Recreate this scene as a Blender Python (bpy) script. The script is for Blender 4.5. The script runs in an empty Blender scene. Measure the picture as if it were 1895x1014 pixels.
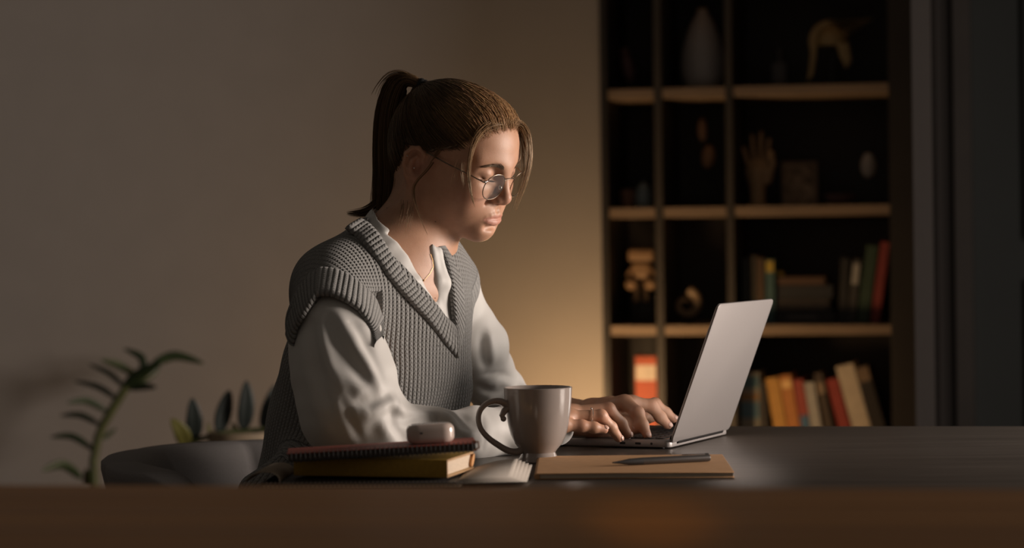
import bpy, bmesh, math, random
import numpy as np
from mathutils import Matrix, Vector
random.seed(7); RNG = np.random.default_rng(7)
C = bpy.context.scene.collection
SC = bpy.context.scene
# ------------------------------------------------------------------ camera
FPX, CX, CY, ROLL = 4474.0, 947.5, 440.0, 0.0122
CAM = np.array([0.0, 0.0, 1.072])
AX = np.array([math.cos(ROLL), 0, -math.sin(ROLL)])
AU = np.array([math.sin(ROLL), 0, math.cos(ROLL)])
AF = np.array([0.0, 1.0, 0.0])
cd = bpy.data.cameras.new('camera'); cam = bpy.data.objects.new('camera', cd); C.objects.link(cam)
cam.matrix_world = Matrix(((AX[0], AU[0], 0, 0), (0, 0, -1, 0), (AX[2], AU[2], 0, CAM[2]), (0, 0, 0, 1)))
cd.sensor_width = 36; cd.lens = 36 * FPX / 1895; cd.shift_y = -(507 - CY) / 1895
cd.clip_start = .05
cd.dof.use_dof = True; cd.dof.focus_distance = 3.60; cd.dof.aperture_fstop = 3.2
SC.camera = cam
# ------------------------------------------------------------------ world, lights, exposure
SC.view_settings.view_transform = 'Standard'; SC.view_settings.look = 'None'
SC.view_settings.exposure = 0.0; SC.view_settings.gamma = 1; SC.view_settings.use_curve_mapping = False
w = bpy.data.worlds.new('world'); SC.world = w; w.use_nodes = True
w.node_tree.nodes['Background'].inputs[0].default_value = (1.0, .86, .72, 1)
w.node_tree.nodes['Background'].inputs[1].default_value = .060

def area(name, loc, target, sx, sy, power, col, spread=180):
    l = bpy.data.lights.new(name, 'AREA'); l.shape = 'RECTANGLE'; l.size = sx; l.size_y = sy
    l.energy = power; l.color = col; l.spread = math.radians(spread)
    o = bpy.data.objects.new(name, l); C.objects.link(o); o.location = loc
    o.rotation_euler = (Vector(target) - Vector(loc)).to_track_quat('-Z', 'Y').to_euler()
    return o
def point(name, loc, power, col, r):
    l = bpy.data.lights.new(name, 'POINT'); l.energy = power; l.color = col; l.shadow_soft_size = r
    o = bpy.data.objects.new(name, l); C.objects.link(o); o.location = loc
    return o
area('window_light', (3.0, 3.6, 1.28), (-.3, 4.0, .95), 1.1, .9, 58, (1.0, .865, .765), 120)
sl = bpy.data.lights.new('added_amber_spot', 'SPOT'); sl.energy = 55; sl.color = (1.0, .58, .12); sl.spot_size = math.radians(5); sl.spot_blend = 1; sl.shadow_soft_size = .02  # added lamp, stands in for a golden reflection streak on the near table
so = bpy.data.objects.new('added_amber_spot', sl); C.objects.link(so); so.location = (.09, .45, 1.32)
so.rotation_euler = (Vector((.114, 2.0, .84)) - so.location).to_track_quat('-Z', 'Y').to_euler()
point('warm_lamp', (.16, 6.05, .50), 11, (1.0, .62, .30), .10)

# ------------------------------------------------------------------ helpers
def Wp(px, py, d):
    u = (px - CX) / FPX * d; v = -(py - CY) / FPX * d
    return CAM + u * AX + v * AU + d * AF
def proj(p):
    q = np.asarray(p) - CAM
    return CX + FPX * (q @ AX) / q[1], CY - FPX * (q @ AU) / q[1]
def link(name, me, m=None, parent=None):
    o = bpy.data.objects.new(name, me); C.objects.link(o)
    if m is not None: me.materials.clear(); me.materials.append(m)
    if parent is not None: o.parent = parent
    return o
def empty(name, loc=(0, 0, 0), rz=0, label=None, cat=None, group=None):
    o = bpy.data.objects.new(name, None); C.objects.link(o); o.location = loc; o.rotation_euler = (0, 0, rz)
    o.empty_display_size = .02
    tag(o, label, cat, group); return o
def tag(o, label=None, cat=None, group=None, kind=None):
    if label: o['label'] = label
    if cat: o['category'] = cat
    if group: o['group'] = group
    if kind: o['kind'] = kind
    return o
class MB:
    """collects shapes into one bmesh"""
    def __init__(s): s.bm = bmesh.new()
    def box(s, lo, hi, bev=0, seg=2, mat=None):
        lo, hi = Vector(lo), Vector(hi)
        b = bmesh.new(); bmesh.ops.create_cube(b, size=1)
        for v in b.verts: v.co = Vector(((v.co.x + .5) * (hi.x - lo.x) + lo.x, (v.co.y + .5) * (hi.y - lo.y) + lo.y, (v.co.z + .5) * (hi.z - lo.z) + lo.z))
        if bev: bmesh.ops.bevel(b, geom=b.edges[:], offset=bev, segments=seg, affect='EDGES', profile=.5)
        s._add(b, mat); return s
    def _add(s, b, mat=None):
        if mat is not None: b.transform(mat)
        me = bpy.data.meshes.new('tmp'); b.to_mesh(me); b.free(); s.bm.from_mesh(me); bpy.data.meshes.remove(me)
    def prism(s, pts, z0, z1, bev=0, seg=2, mat=None):
        b = bmesh.new(); f = b.faces.new([b.verts.new((x, y, z0)) for x, y in pts])
        r = bmesh.ops.extrude_face_region(b, geom=[f])
        for v in r['geom']:
            if isinstance(v, bmesh.types.BMVert): v.co.z = z1
        bmesh.ops.recalc_face_normals(b, faces=b.faces[:])
        if bev: bmesh.ops.bevel(b, geom=b.edges[:], offset=bev, segments=seg, affect='EDGES', profile=.5)
        s._add(b, mat); return s
    def lathe(s, prof, n=48, mat=None, close=False):
        b = bmesh.new(); rings = []
        for r, z in prof:
            if r < 1e-6: rings.append([b.verts.new((0, 0, z))])
            else: rings.append([b.verts.new((r * math.cos(2 * math.pi * k / n), r * math.sin(2 * math.pi * k / n), z)) for k in range(n)])
        for A, B in zip(rings, rings[1:]):
            for k in range(n):
                q = [A[k % len(A)], A[(k + 1) % n % len(A)], B[(k + 1) % n % len(B)], B[k % len(B)]]
                q = list(dict.fromkeys(q))
                if len(q) > 2: b.faces.new(q)
        bmesh.ops.recalc_face_normals(b, faces=b.faces[:])
        s._add(b, mat); return s
    def tube(s, pts, rad, n=8, caps=True, mat=None, flat=1.0, closed=False):
        pts = [Vector(p) for p in pts]; m = len(pts)
        rad = [float(rad)] * m if not hasattr(rad, "__len__") else [float(q) for q in rad]
        b = bmesh.new(); rings = []; prev = None
        for i, p in enumerate(pts):
            if closed: t = (pts[(i + 1) % m] - pts[i - 1]).normalized()
            else: t = (pts[min(i + 1, m - 1)] - pts[max(i - 1, 0)]).normalized()
            if prev is None: a = t.orthogonal().normalized()
            else: a = (prev - prev.dot(t) * t).normalized()
            prev = a; c = t.cross(a)
            rings.append([b.verts.new(p + rad[i] * (a * math.cos(2 * math.pi * k / n) + c * flat * math.sin(2 * math.pi * k / n))) for k in range(n)])
        pr = list(zip(rings, rings[1:])) + ([(rings[-1], rings[0])] if closed else [])
        for A, B in pr:
            for k in range(n): b.faces.new([A[k], A[(k + 1) % n], B[(k + 1) % n], B[k]])
        if caps and not closed: b.faces.new(rings[0][::-1]); b.faces.new(rings[-1])
        s._add(b, mat); return s
    def ball(s, c, r, mat=None, u=20, v=12):
        b = bmesh.new(); bmesh.ops.create_uvsphere(b, u_segments=u, v_segments=v, radius=1)
        r = (r, r, r) if not hasattr(r, '__len__') else r
        for q in b.verts: q.co = Vector((q.co.x * r[0] + c[0], q.co.y * r[1] + c[1], q.co.z * r[2] + c[2]))
        s._add(b, mat); return s
    def done(s, name, m, parent=None, smooth=True, auto=40):
        me = bpy.data.meshes.new(name)
        if smooth:
            for f in s.bm.faces: f.smooth = True
            if auto:
                for e in s.bm.edges:
                    if len(e.link_faces) == 2 and e.calc_face_angle(0) > math.radians(auto): e.smooth = False
        s.bm.to_mesh(me); s.bm.free(); return link(name, me, m, parent)
def np_mesh(name, V, F, m=None, parent=None, smooth=True, cols=None, attrs=None):
    V = np.asarray(V, np.float32); F = np.asarray(F, np.int32); k = F.shape[1]
    me = bpy.data.meshes.new(name); me.vertices.add(len(V)); me.vertices.foreach_set('co', V.ravel())
    me.loops.add(F.size); me.loops.foreach_set('vertex_index', F.ravel())
    me.polygons.add(len(F)); me.polygons.foreach_set('loop_start', np.arange(0, F.size, k, dtype=np.int32))
    me.polygons.foreach_set('use_smooth', np.full(len(F), smooth, bool))
    me.update(calc_edges=True)
    if cols is not None:
        a = me.attributes.new('tint', 'FLOAT_COLOR', 'POINT'); c = np.ones((len(V), 4), np.float32); c[:, :3] = cols; a.data.foreach_set('color', c.ravel())
    for an, av in (attrs or {}).items():
        a = me.attributes.new(an, 'FLOAT_VECTOR', 'POINT'); a.data.foreach_set('vector', np.asarray(av, np.float32).ravel())
    me.validate()
    return link(name, me, m, parent)
# ------------------------------------------------------------------ materials
class NT:
    def __init__(s, name):
        s.m = bpy.data.materials.new(name); s.m.use_nodes = True; s.t = s.m.node_tree; s.b = s.t.nodes['Principled BSDF']
    def n(s, typ, **kw):
        x = s.t.nodes.new(typ)
        for k, v in kw.items():
            if k.startswith('i_'):
                k = k[2:]; k = int(k) if k.isdigit() else k.replace('_', ' ')
                x.inputs[k].default_value = v
            else: setattr(x, k, v)
        return x
    def l(s, a, b): s.t.links.new(a, b)
    def bump(s, h, strength=.3, dist=.002):
        b = s.n('ShaderNodeBump'); b.inputs['Strength'].default_value = strength; b.inputs['Distance'].default_value = dist
        s.l(h, b.inputs['Height']); s.l(b.outputs[0], s.b.inputs['Normal']); return b
def c4(c): return (*c, 1) if len(c) == 3 else c
def mat(name, col, rough=.5, metal=0, vary=.12, scale=40, bump=.1, bd=.001, stretch=(1, 1, 1), coat=0, spec=.5, emit=None):
    """plain procedural material: base colour broken up by noise, fine relief"""
    t = NT(name); co = t.n('ShaderNodeTexCoord'); mp = t.n('ShaderNodeMapping'); mp.inputs['Scale'].default_value = stretch
    t.l(co.outputs['Object'], mp.inputs[0]); nz = t.n('ShaderNodeTexNoise', i_Scale=scale, i_Detail=4.0); t.l(mp.outputs[0], nz.inputs['Vector'])
    r = t.n('ShaderNodeValToRGB'); r.color_ramp.elements[0].position = .25; r.color_ramp.elements[1].position = .75
    r.color_ramp.elements[0].color = c4([x * (1 - vary) for x in col]); r.color_ramp.elements[1].color = c4([min(1, x * (1 + vary)) for x in col])
    t.l(nz.outputs[0], r.inputs[0]); t.l(r.outputs[0], t.b.inputs['Base Color'])
    t.b.inputs['Roughness'].default_value = rough; t.b.inputs['Metallic'].default_value = metal
    t.b.inputs['Specular IOR Level'].default_value = spec; t.b.inputs['Coat Weight'].default_value = coat
    if bump: t.bump(nz.outputs[0], bump, bd)
    if emit: t.b.inputs['Emission Color'].default_value = c4(emit[0]); t.b.inputs['Emission Strength'].default_value = emit[1]
    return t.m
def wood(name, c0, c1, scale=6, stretch=(1, 14, 14), rough=.4, bump=.15, coat=0.0):
    t = NT(name); co = t.n('ShaderNodeTexCoord'); mp = t.n('ShaderNodeMapping'); mp.inputs['Scale'].default_value = stretch
    t.l(co.outputs['Object'], mp.inputs[0]); nz = t.n('ShaderNodeTexNoise', i_Scale=scale, i_Detail=6.0, i_Distortion=.6); t.l(mp.outputs[0], nz.inputs['Vector'])
    r = t.n('ShaderNodeValToRGB'); r.color_ramp.elements[0].position = .3; r.color_ramp.elements[1].position = .7
    r.color_ramp.elements[0].color = c4(c0); r.color_ramp.elements[1].color = c4(c1)
    t.l(nz.outputs[0], r.inputs[0]); t.l(r.outputs[0], t.b.inputs['Base Color']); t.b.inputs['Roughness'].default_value = rough
    t.b.inputs['Coat Weight'].default_value = coat; t.b.inputs['Coat Roughness'].default_value = .25
    t.bump(nz.outputs[0], bump, .001); return t.m
# ------------------------------------------------------------------ signed distance modelling (sparse surface nets)
def nrm(v): v = np.asarray(v, float); return v / np.linalg.norm(v)
class Frame:
    def __init__(s, o, x, y, z, k=1.0): s.o = np.asarray(o, float); s.R = np.stack([x, y, z], 1); s.k = k
    def p(s, q): return s.o + s.R @ np.asarray(q, float) * s.k
    def inv(s, P): return (P - s.o) @ s.R / s.k
WORLD = Frame((0, 0, 0), (1, 0, 0), (0, 1, 0), (0, 0, 1))
class SDF:
    def __init__(s, frame=WORLD): s.ops = []; s.fr = frame; s.post = None
    def copy(s): n = SDF(s.fr); n.ops = list(s.ops); n.post = s.post; return n
    def cone(s, a, b, r1, r2=None, k=.01, mode='u', fr=None):
        fr = fr or s.fr; r2 = r1 if r2 is None else r2
        s.ops.append(('c', (fr.p(a), fr.p(b), r1 * fr.k, r2 * fr.k), mode, k * fr.k)); return s
    def chain(s, pts, rad, k=.01, mode='u', fr=None):
        rad = [rad] * len(pts) if not hasattr(rad, '__len__') else rad
        for i in range(len(pts) - 1): s.cone(pts[i], pts[i + 1], rad[i], rad[i + 1], k, mode, fr)
        return s
    def ell(s, c, r, k=.01, mode='u', rot=None, fr=None):
        fr = fr or s.fr; R = fr.R if rot is None else fr.R @ rot
        r = (r, r, r) if not hasattr(r, '__len__') else r
        s.ops.append(('e', (fr.p(c), R, np.array(r, float) * fr.k), mode, k * fr.k)); return s
    def fn(s, f, mode='s', k=.004):
        s.ops.append(('f', f, mode, k)); return s
    @staticmethod
    def prim(op, P):
        t, a = op[0], op[1]
        if t == 'c':
            A, B, r1, r2 = a; ba = B - A; q = P - A
            h = np.clip(q @ ba / max(ba @ ba, 1e-12), 0, 1)
            q = q - h[:, None] * ba
            return np.sqrt(np.einsum('ij,ij->i', q, q)) - (r1 + (r2 - r1) * h)
        if t == 'e':
            c, R, r = a; q = (P - c) @ R
            e = q / r; k0 = np.sqrt(np.einsum('ij,ij->i', e, e)); e = e / r; k1 = np.sqrt(np.einsum('ij,ij->i', e, e))
            return k0 * (k0 - 1) / np.maximum(k1, 1e-9)
        return a(P)
    @staticmethod
    def comb(d, b, mode, k):
        if mode == 'u':
            h = np.maximum(k - np.abs(d - b), 0) / k; return np.minimum(d, b) - h * h * k * .25
        if mode == 's':
            h = np.maximum(k - np.abs(d + b), 0) / k; return np.maximum(d, -b) + h * h * k * .25
        h = np.maximum(k - np.abs(d - b), 0) / k; return np.maximum(d, b) + h * h * k * .25
    def ev(s, P, ops=None, post=False):
        P = np.atleast_2d(P); d = np.full(len(P), 1.0)
        for op in (s.ops if ops is None else ops): d = s.comb(d, s.prim(op, P), op[2], op[3])
        return d
    def grad(s, P, e=.001):
        G = np.stack([s.ev(P + e * np.eye(3)[i], post=False) - s.ev(P - e * np.eye(3)[i], post=False) for i in range(3)], 1)
        return G / np.maximum(np.linalg.norm(G, axis=1), 1e-9)[:, None]
    def onto(s, P, off=0.0, n=3):
        for _ in range(n): P = P - ((s.ev(P, post=False) - off)[:, None]) * s.grad(P)
        return P
    def trace(s, px, py, near=2.6, far=4.6, off=0.0):
        """depth (along the view axis) at which the sight line through a photo pixel meets the surface"""
        a = Wp(px, py, 1.0) - CAM; d = near
        for _ in range(120):
            v = s.ev((CAM + a * d)[None], post=False)[0] - off
            if v < .0004: return d
            d += max(v * .8, .0005)
            if d > far: return None
        return d
    def mesh(s, h, n=16):
        lo, hi = [], []
        for op in s.ops:
            if op[2] != 'u': continue
            if op[0] == 'c':
                A, B, r1, r2 = op[1]; r = max(r1, r2); lo.append(np.minimum(A, B) - r); hi.append(np.maximum(A, B) + r)
            elif op[0] == 'e':
                c, R, r = op[1]; q = max(r); lo.append(c - q); hi.append(c + q)
        lo = np.min(lo, 0) - 3 * h; hi = np.max(hi, 0) + 3 * h
        nb = np.ceil((hi - lo) / (h * n)).astype(int); N = nb * n + 4
        bi = np.stack(np.meshgrid(*[np.arange(q) for q in nb], indexing='ij'), -1).reshape(-1, 3)
        Cn = lo + (bi + .5) * n * h; rad = .5 * math.sqrt(3) * (n + 2) * h
        vals = [s.prim(op, Cn) for op in s.ops]
        d = np.full(len(Cn), 1.0)
        for op, v in zip(s.ops, vals): d = s.comb(d, v, op[2], op[3])
        act = np.nonzero(np.abs(d) < rad * 1.9 + .006)[0]
        o = np.arange(-1, n + 1); G = np.stack(np.meshgrid(o, o, o, indexing='ij'), -1).reshape(-1, 3)
        m = n + 2; corner = np.array([[i, j, k] for i in (0, 1) for j in (0, 1) for k in (0, 1)])
        edges = [(a, b) for a in range(8) for b in range(a + 1, 8) if np.abs(corner[a] - corner[b]).sum() == 1]
        ids, pos, quads = [], [], []
        for b in act:
            dc = d[b]
            ops = [op for op, v in zip(s.ops, vals) if v[b] - rad * 1.9 < max(op[3], .004) + .006]
            if not ops: continue
            g0 = bi[b] * n; P = lo + (g0 + G) * h
            D = s.ev(P, ops, post=False).reshape(m, m, m)
            if s.post is not None and np.abs(D).min() < .008:
                nrml = np.stack(np.gradient(D, h), -1).reshape(-1, 3)
                D = D + s.post(P, nrml / np.maximum(np.linalg.norm(nrml, axis=1), 1e-9)[:, None]).reshape(m, m, m)
            S = D < 0
            if S.all() or not S.any(): continue
            cnt = sum(S[i:m - 1 + i, j:m - 1 + j, k:m - 1 + k].astype(np.int8) for i, j, k in corner)
            ci = np.stack(np.nonzero((cnt > 0) & (cnt < 8)), 1)
            if not len(ci): continue
            cv = np.stack([D[ci[:, 0] + i, ci[:, 1] + j, ci[:, 2] + k] for i, j, k in corner], 1)
            acc = np.zeros((len(ci), 3)); num = np.zeros(len(ci))
            for a, e in edges:
                x, y = cv[:, a], cv[:, e]; cr = (x < 0) != (y < 0); t = np.where(cr, x / np.where(cr, x - y, 1), 0)
                acc += np.where(cr[:, None], corner[a] + t[:, None] * (corner[e] - corner[a]), 0); num += cr
            gc = g0 + ci - 1 + 1
            ids.append((gc[:, 0] * N[1] + gc[:, 1]) * N[2] + gc[:, 2]); pos.append(lo + (g0 - 1 + ci + acc / num[:, None]) * h)
            cid = lambda q: ((g0[0] + q[:, 0]) * N[1] + g0[1] + q[:, 1]) * N[2] + g0[2] + q[:, 2]
            for ax in range(3):
                u, v = (ax + 1) % 3, (ax + 2) % 3; sl0 = [slice(1, n + 1)] * 3; sl1 = list(sl0); sl1[ax] = slice(2, n + 2)
                A, B = S[tuple(sl0)], S[tuple(sl1)]
                for sgn in (0, 1):
                    q = np.stack(np.nonzero((A & ~B) if sgn == 0 else (~A & B)), 1) + 1
                    if not len(q): continue
                    du = np.zeros(3, int); du[u] = 1; dv = np.zeros(3, int); dv[v] = 1
                    f = [cid(q - du - dv), cid(q - dv), cid(q), cid(q - du)]
                    if sgn: f = f[::-1]
                    quads.append(np.stack(f, 1))
        ids = np.concatenate(ids); pos = np.concatenate(pos); Q = np.concatenate(quads)
        u, first = np.unique(ids, return_index=True); V = pos[first]; F = np.searchsorted(u, Q)
        return V, F
def relax(V, F, it=1, lam=.5):
    E = np.concatenate([F[:, [0, 1]], F[:, [1, 2]], F[:, [2, 3]], F[:, [3, 0]]])
    for _ in range(it):
        A = np.zeros_like(V); n = np.zeros(len(V))
        for a, b in ((0, 1), (1, 0)):
            for c in range(3): A[:, c] += np.bincount(E[:, a], V[E[:, b], c], len(V))
            n += np.bincount(E[:, a], minlength=len(V))
        V = V + lam * (A / np.maximum(n, 1)[:, None] - V)
    return V
def main_body(V, F, share=.03):
    """drop stray crumbs, keep the connected pieces that hold most of the surface"""
    E = np.concatenate([F[:, [0, 1]], F[:, [1, 2]], F[:, [2, 3]], F[:, [3, 0]]]); L = np.arange(len(V))
    while True:
        m = np.minimum(L[E[:, 0]], L[E[:, 1]]); N = L.copy(); np.minimum.at(N, E[:, 0], m); np.minimum.at(N, E[:, 1], m)
        while True:
            J = N[N]
            if (J == N).all(): break
            N = J
        if (N == L).all(): break
        np.minimum.at(N, L, N.copy()); L = N
    u, c = np.unique(L, return_counts=True); ok = np.isin(L, u[c >= share * c.max()]) if share < 1 else L == u[c.argmax()]
    k = np.cumsum(ok) - 1; return V[ok], k[F[ok[F].all(1)]]
def sstep(a, b, x): t = np.clip((x - a) / (b - a), 0, 1); return t * t * (3 - 2 * t)
# ------------------------------------------------------------------ room

rd = math.radians
YW = rd(12.1); ED = np.array([math.cos(YW), -math.sin(YW), 0]); ND = np.array([math.sin(YW), math.cos(YW), 0])
WO = Wp(1116, 440, 6.45); WO[2] = 0
def along(px, off=0.0, y=440):
    """distance along the back wall at which a plane `off` behind its face is seen at photo column px"""
    best = 0
    for _ in range(6):
        p = WO + best * ED + off * ND; p[2] = Wp(px, y, p[1])[2]
        e = proj(p)[0] - px; p2 = p + .01 * ED; best -= e * .01 / (proj(p2)[0] - proj(p)[0])
    return best
def hgt(s, off, py):
    p = WO + s * ED + off * ND
    u = p[0] * AX[0]; z = CAM[2] - (py - CY) / FPX * p[1]
    return z - p[0] * AU[0]
def place(o): o.location = Vector(WO) + o.location; return o
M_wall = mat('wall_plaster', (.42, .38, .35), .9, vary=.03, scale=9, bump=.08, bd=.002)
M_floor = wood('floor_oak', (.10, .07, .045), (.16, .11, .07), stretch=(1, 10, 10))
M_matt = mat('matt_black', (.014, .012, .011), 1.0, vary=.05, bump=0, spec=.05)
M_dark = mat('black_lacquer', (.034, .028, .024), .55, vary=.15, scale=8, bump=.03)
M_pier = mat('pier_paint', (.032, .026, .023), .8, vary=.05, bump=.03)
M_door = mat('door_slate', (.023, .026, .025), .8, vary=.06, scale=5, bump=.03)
def wallbox(name, s0, s1, o0, o1, z0, z1, m):
    o = MB().box((s0, o0, z0), (s1, o1, z1)).done(name, m); o.location = Vector(WO); o.rotation_euler = (0, 0, -YW); o['kind'] = 'structure'; return o
fl = MB().box((-4, -1.5, -.1), (4.5, 9, 0)).done('floor', M_floor); fl['kind'] = 'structure'
sP = along(1692)
wallbox('wall_back', -4.2, -.004, 0, .14, 0, 3.0, M_wall)
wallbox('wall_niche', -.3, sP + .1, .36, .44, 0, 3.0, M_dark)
sA, sB = along(1691, -.9), along(1727, -.9)
wallbox('blocker_pier', sA, sB, -.90, .36, 0, 3.0, M_pier)  # pier deepened into a fin to keep window light off the bookcase
wallbox('pier_dark_sheet', sB + .001, sB + .012, -.895, .2, 0, 3.0, M_matt)  # thin black sheet added to the pier's lit side so it stays dark
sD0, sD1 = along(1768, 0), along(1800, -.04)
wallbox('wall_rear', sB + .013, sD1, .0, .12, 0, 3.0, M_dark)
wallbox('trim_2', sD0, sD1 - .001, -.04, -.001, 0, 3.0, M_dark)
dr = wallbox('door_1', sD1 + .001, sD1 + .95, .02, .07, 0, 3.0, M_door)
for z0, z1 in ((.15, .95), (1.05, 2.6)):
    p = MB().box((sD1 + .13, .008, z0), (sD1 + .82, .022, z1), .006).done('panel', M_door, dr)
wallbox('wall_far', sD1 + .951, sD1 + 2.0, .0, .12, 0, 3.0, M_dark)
# ------------------------------------------------------------------ bookcase
M_oak = wood('shelf_oak', (.26, .185, .125), (.35, .25, .17), scale=5, stretch=(1.5, 12, 12), rough=.5)
M_up = mat('upright_black', (.055, .046, .038), .6, vary=.1, bump=.03)
bc = empty('bookcase', WO, -YW, 'tall black bookcase with oak shelf edges built against the dark wall', 'bookcase')
DEP = .30
s_in0, s_u1, s_u1b, s_u2, s_u2b, s_in1 = [along(p) for p in (1129, 1214, 1229, 1346, 1360, 1648)]
def bpart(name, m, lo, hi, bev=.001): return MB().box(lo, hi, bev, 1).done(name, m, bc)
TOP = 2.16
bpart('side_panel', M_dark, (.0, -.02, 0), (s_in0, DEP, TOP)); bpart('side_panel', M_dark, (s_in1, -.02, 0), (sA - .003, DEP, TOP))
bpart('back_panel', M_dark, (s_in0, DEP, 0), (s_in1, DEP + .012, TOP))
for a, b in ((s_u1, s_u1b), (s_u2, s_u2b)): bpart('upright', M_up, (a, -.012, .07), (b, DEP, TOP - .03))
smid = along(1400); ZB = [hgt(smid, 0, y) for y in (601, 381, 159)]
pitch = ZB[1] - ZB[0]; ZS = [ZB[0] - 2 * pitch + .03, ZB[0] - pitch, ZB[0], ZB[1], ZB[2], ZB[2] + pitch]
for z in ZS:
    for a, b in ((s_in0, s_u1), (s_u1b, s_u2), (s_u2b, s_in1)):
        bpart('shelf_board', M_oak, (a, -.008, z - .027), (b, DEP, z), .0015)
bpart('plinth', M_dark, (s_in0, .01, 0), (s_in1, .03, .07)); bpart('top_panel', M_dark, (s_in0, -.02, TOP - .03), (s_in1, DEP, TOP))
ROW = {1: ZS[4], 2: ZS[3], 3: ZS[2], 4: ZS[1]}
def on_shelf(px, row, off=.12):
    s = along(px, off); return s, (WO + s * ED + off * ND)[1] / FPX
def thing_at(name, px, row, off, label, cat, group=None, rz=0):
    s, k = on_shelf(px, row, off); o = empty(name, WO + s * ED + off * ND + np.array([0, 0, ROW[row] + .0005]), -YW + rz, label, cat, group); return o, k
COL = {}
def plain(c, rough=.6, **kw):
    k = (tuple(c), rough)
    if k not in COL: COL[k] = mat('finish_%d' % len(COL), c, rough, **kw)
    return COL[k]
M_page = mat('paper_block', (.62, .55, .44), .85, vary=.1, scale=220, stretch=(1, 1, 8), bump=.1)
def book(px, row, wpx, top, col, label, lean=0, off=.05, band=None, dep=.15, group='books in the bookcase', lift=0):
    """upright book seen by its spine; px = centre of the foot, lean in degrees (+ = top to the right)"""
    o, k = thing_at('book', px, row, off, label, 'book', group); s, _ = on_shelf(px, row, off)
    h = (hgt(s, off, top) - ROW[row]) / math.cos(rd(lean)); w = wpx * k * math.cos(rd(lean)); c = .0022
    R = Matrix.Translation((0, 0, abs(math.sin(rd(lean))) * w / 2 + lift)) @ Matrix.Rotation(rd(lean), 4, 'Y')
    cov = MB().box((-w / 2, 0, 0), (w / 2, .003, h), .001, 1, R).box((-w / 2, .002, 0), (-w / 2 + c, dep, h), 0, 1, R).box((w / 2 - c, .002, 0), (w / 2, dep, h), 0, 1, R).done('cover', plain(col), o)
    MB().box((-w / 2 + c, .004, .004), (w / 2 - c, dep - .004, h - .004), 0, 1, R).done('page_block', M_page, o)
    for z0, z1, cc in (band or []):
        MB().box((-w / 2 + .002, -.0008, h * z0), (w / 2 - .002, .0005, h * z1), 0, 1, R).done('spine_label', plain(cc), o)
    return o
G4 = 'books on the lowest shelf in view'
book(1384, 4, 36, 690, (.50, .47, .38), 'pale cream and blue patterned book at the laptop end of the lower row', 0, group=G4, band=[(.78, .95, (.16, .30, .36)), (.34, .58, (.20, .36, .46)), (.60, .70, (.55, .33, .15))])
book(1411, 4, 14, 707, (.035, .028, .022), 'thin dark book between the cream patterned book and the yellow book', -2, group=G4)
book(1444, 4, 24, 701, (.50, .26, .06), 'golden yellow book leaning beside the orange book', -9, group=G4)
book(1469, 4, 22, 696, (.50, .20, .055), 'orange book leaning between the yellow and the red and blue book', -9, group=G4, band=[(.80, .92, (.8, .5, .2))])
book(1491, 4, 18, 704, (.36, .07, .05), 'red book with blue lower spine leaning beside the orange book', -9, group=G4, band=[(.02, .42, (.07, .16, .27))])
book(1511, 4, 19, 709, (.42, .40, .37), 'light grey book leaning between red and dark brown books', -9, group=G4)
book(1535, 4, 16, 692, (.075, .055, .040), 'dark brown book with beige lettering block leaning beside the bright red book', -11, group=G4, band=[(.70, .86, (.3, .22, .15))])
book(1565, 4, 22, 704, (.34, .055, .042), 'bright red book leaning against its darker neighbours next to the big cream book', -14, group=G4)
book(1597, 4, 34, 680, (.62, .52, .40), 'large cream book leaning at the free end of the lower row', -15, group=G4)
book(1628, 4, 26, 682, (.035, .028, .024), 'wide black book with a tan top block leaning on the large cream book', -15, group=G4, band=[(.80, .99, (.22, .15, .095))])
book(1192, 4, 40, 660, (.52, .10, .04), 'thick orange red book with white label standing alone in the narrow bay', 0, .03, group=G4, band=[(.72, .90, (.75, .62, .5))])
G3 = 'books on the shelf above'
book(1380, 3, 16, 478, (.05, .055, .05), 'black thin book next to the upright, start of the upper short row', 0, group=G3)
book(1394, 3, 9, 473, (.26, .22, .15), 'thin beige book in the short row over the laptop', 0, group=G3)
book(1406, 3, 12, 478, (.16, .10, .06), 'slim brown book between thin beige and teal books', 0, group=G3)
book(1424, 3, 17, 480, (.06, .12, .12), 'teal book with yellow spine top beside the dark flat stack', 0, group=G3, band=[(.80, .97, (.5, .36, .06))])
flat = [(1490, 108, 24, (.035, .03, .026), 'black flat book at the bottom of the dark stack'), (1484, 100, 22, (.055, .045, .038), 'dark grey flat book second from the bottom of the stack'), (1488, 104, 24, (.03, .03, .032), 'blackish flat book third up in the dark stack'), (1480, 90, 15, (.11, .06, .035), 'brown flat book on top of the dark stack')]
z = 0
for px, wpx, hp, c, lb in flat:
    o, k = thing_at('book', px, 3, .06, lb, 'book', 'flat stack of dark books'); o.location.z += z; wd, hh = wpx * k, hp * k
    MB().box((-wd / 2, 0, 0), (wd / 2, .16, .002)).box((-wd / 2, 0, hh - .002), (wd / 2, .16, hh)).box((-wd / 2, 0, 0), (wd / 2, .003, hh), .001, 1).done('cover', plain(c), o)
    MB().box((-wd / 2 + .003, .004, .002), (wd / 2 - .003, .157, hh - .002)).done('page_block', M_page, o)
    if hp == 24 and wpx == 108:
        MB().box((-.05, -.0006, hh * .35), (.03, .0004, hh * .65)).done('spine_label', plain((.12, .11, .10)), o)
    z += hh + .0006
o, k = thing_at('ornament_egg', 1443, 3, .075, 'tiny yellow egg ornament lying on the dark flat stack', 'ornament'); o.location.z += z
MB().ball((0, 0, .008), (.011, .009, .008)).done('shell', plain((.45, .33, .05), .4), o)
book(1557, 3, 16, 478, (.03, .028, .026), 'black book standing at the gap after the flat stack', 3, group=G3)
book(1573, 3, 15, 480, (.06, .055, .05), 'charcoal book with white upper spine leaning beside the green book', 6, group=G3, band=[(.60, .92, (.42, .40, .36))])
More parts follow.
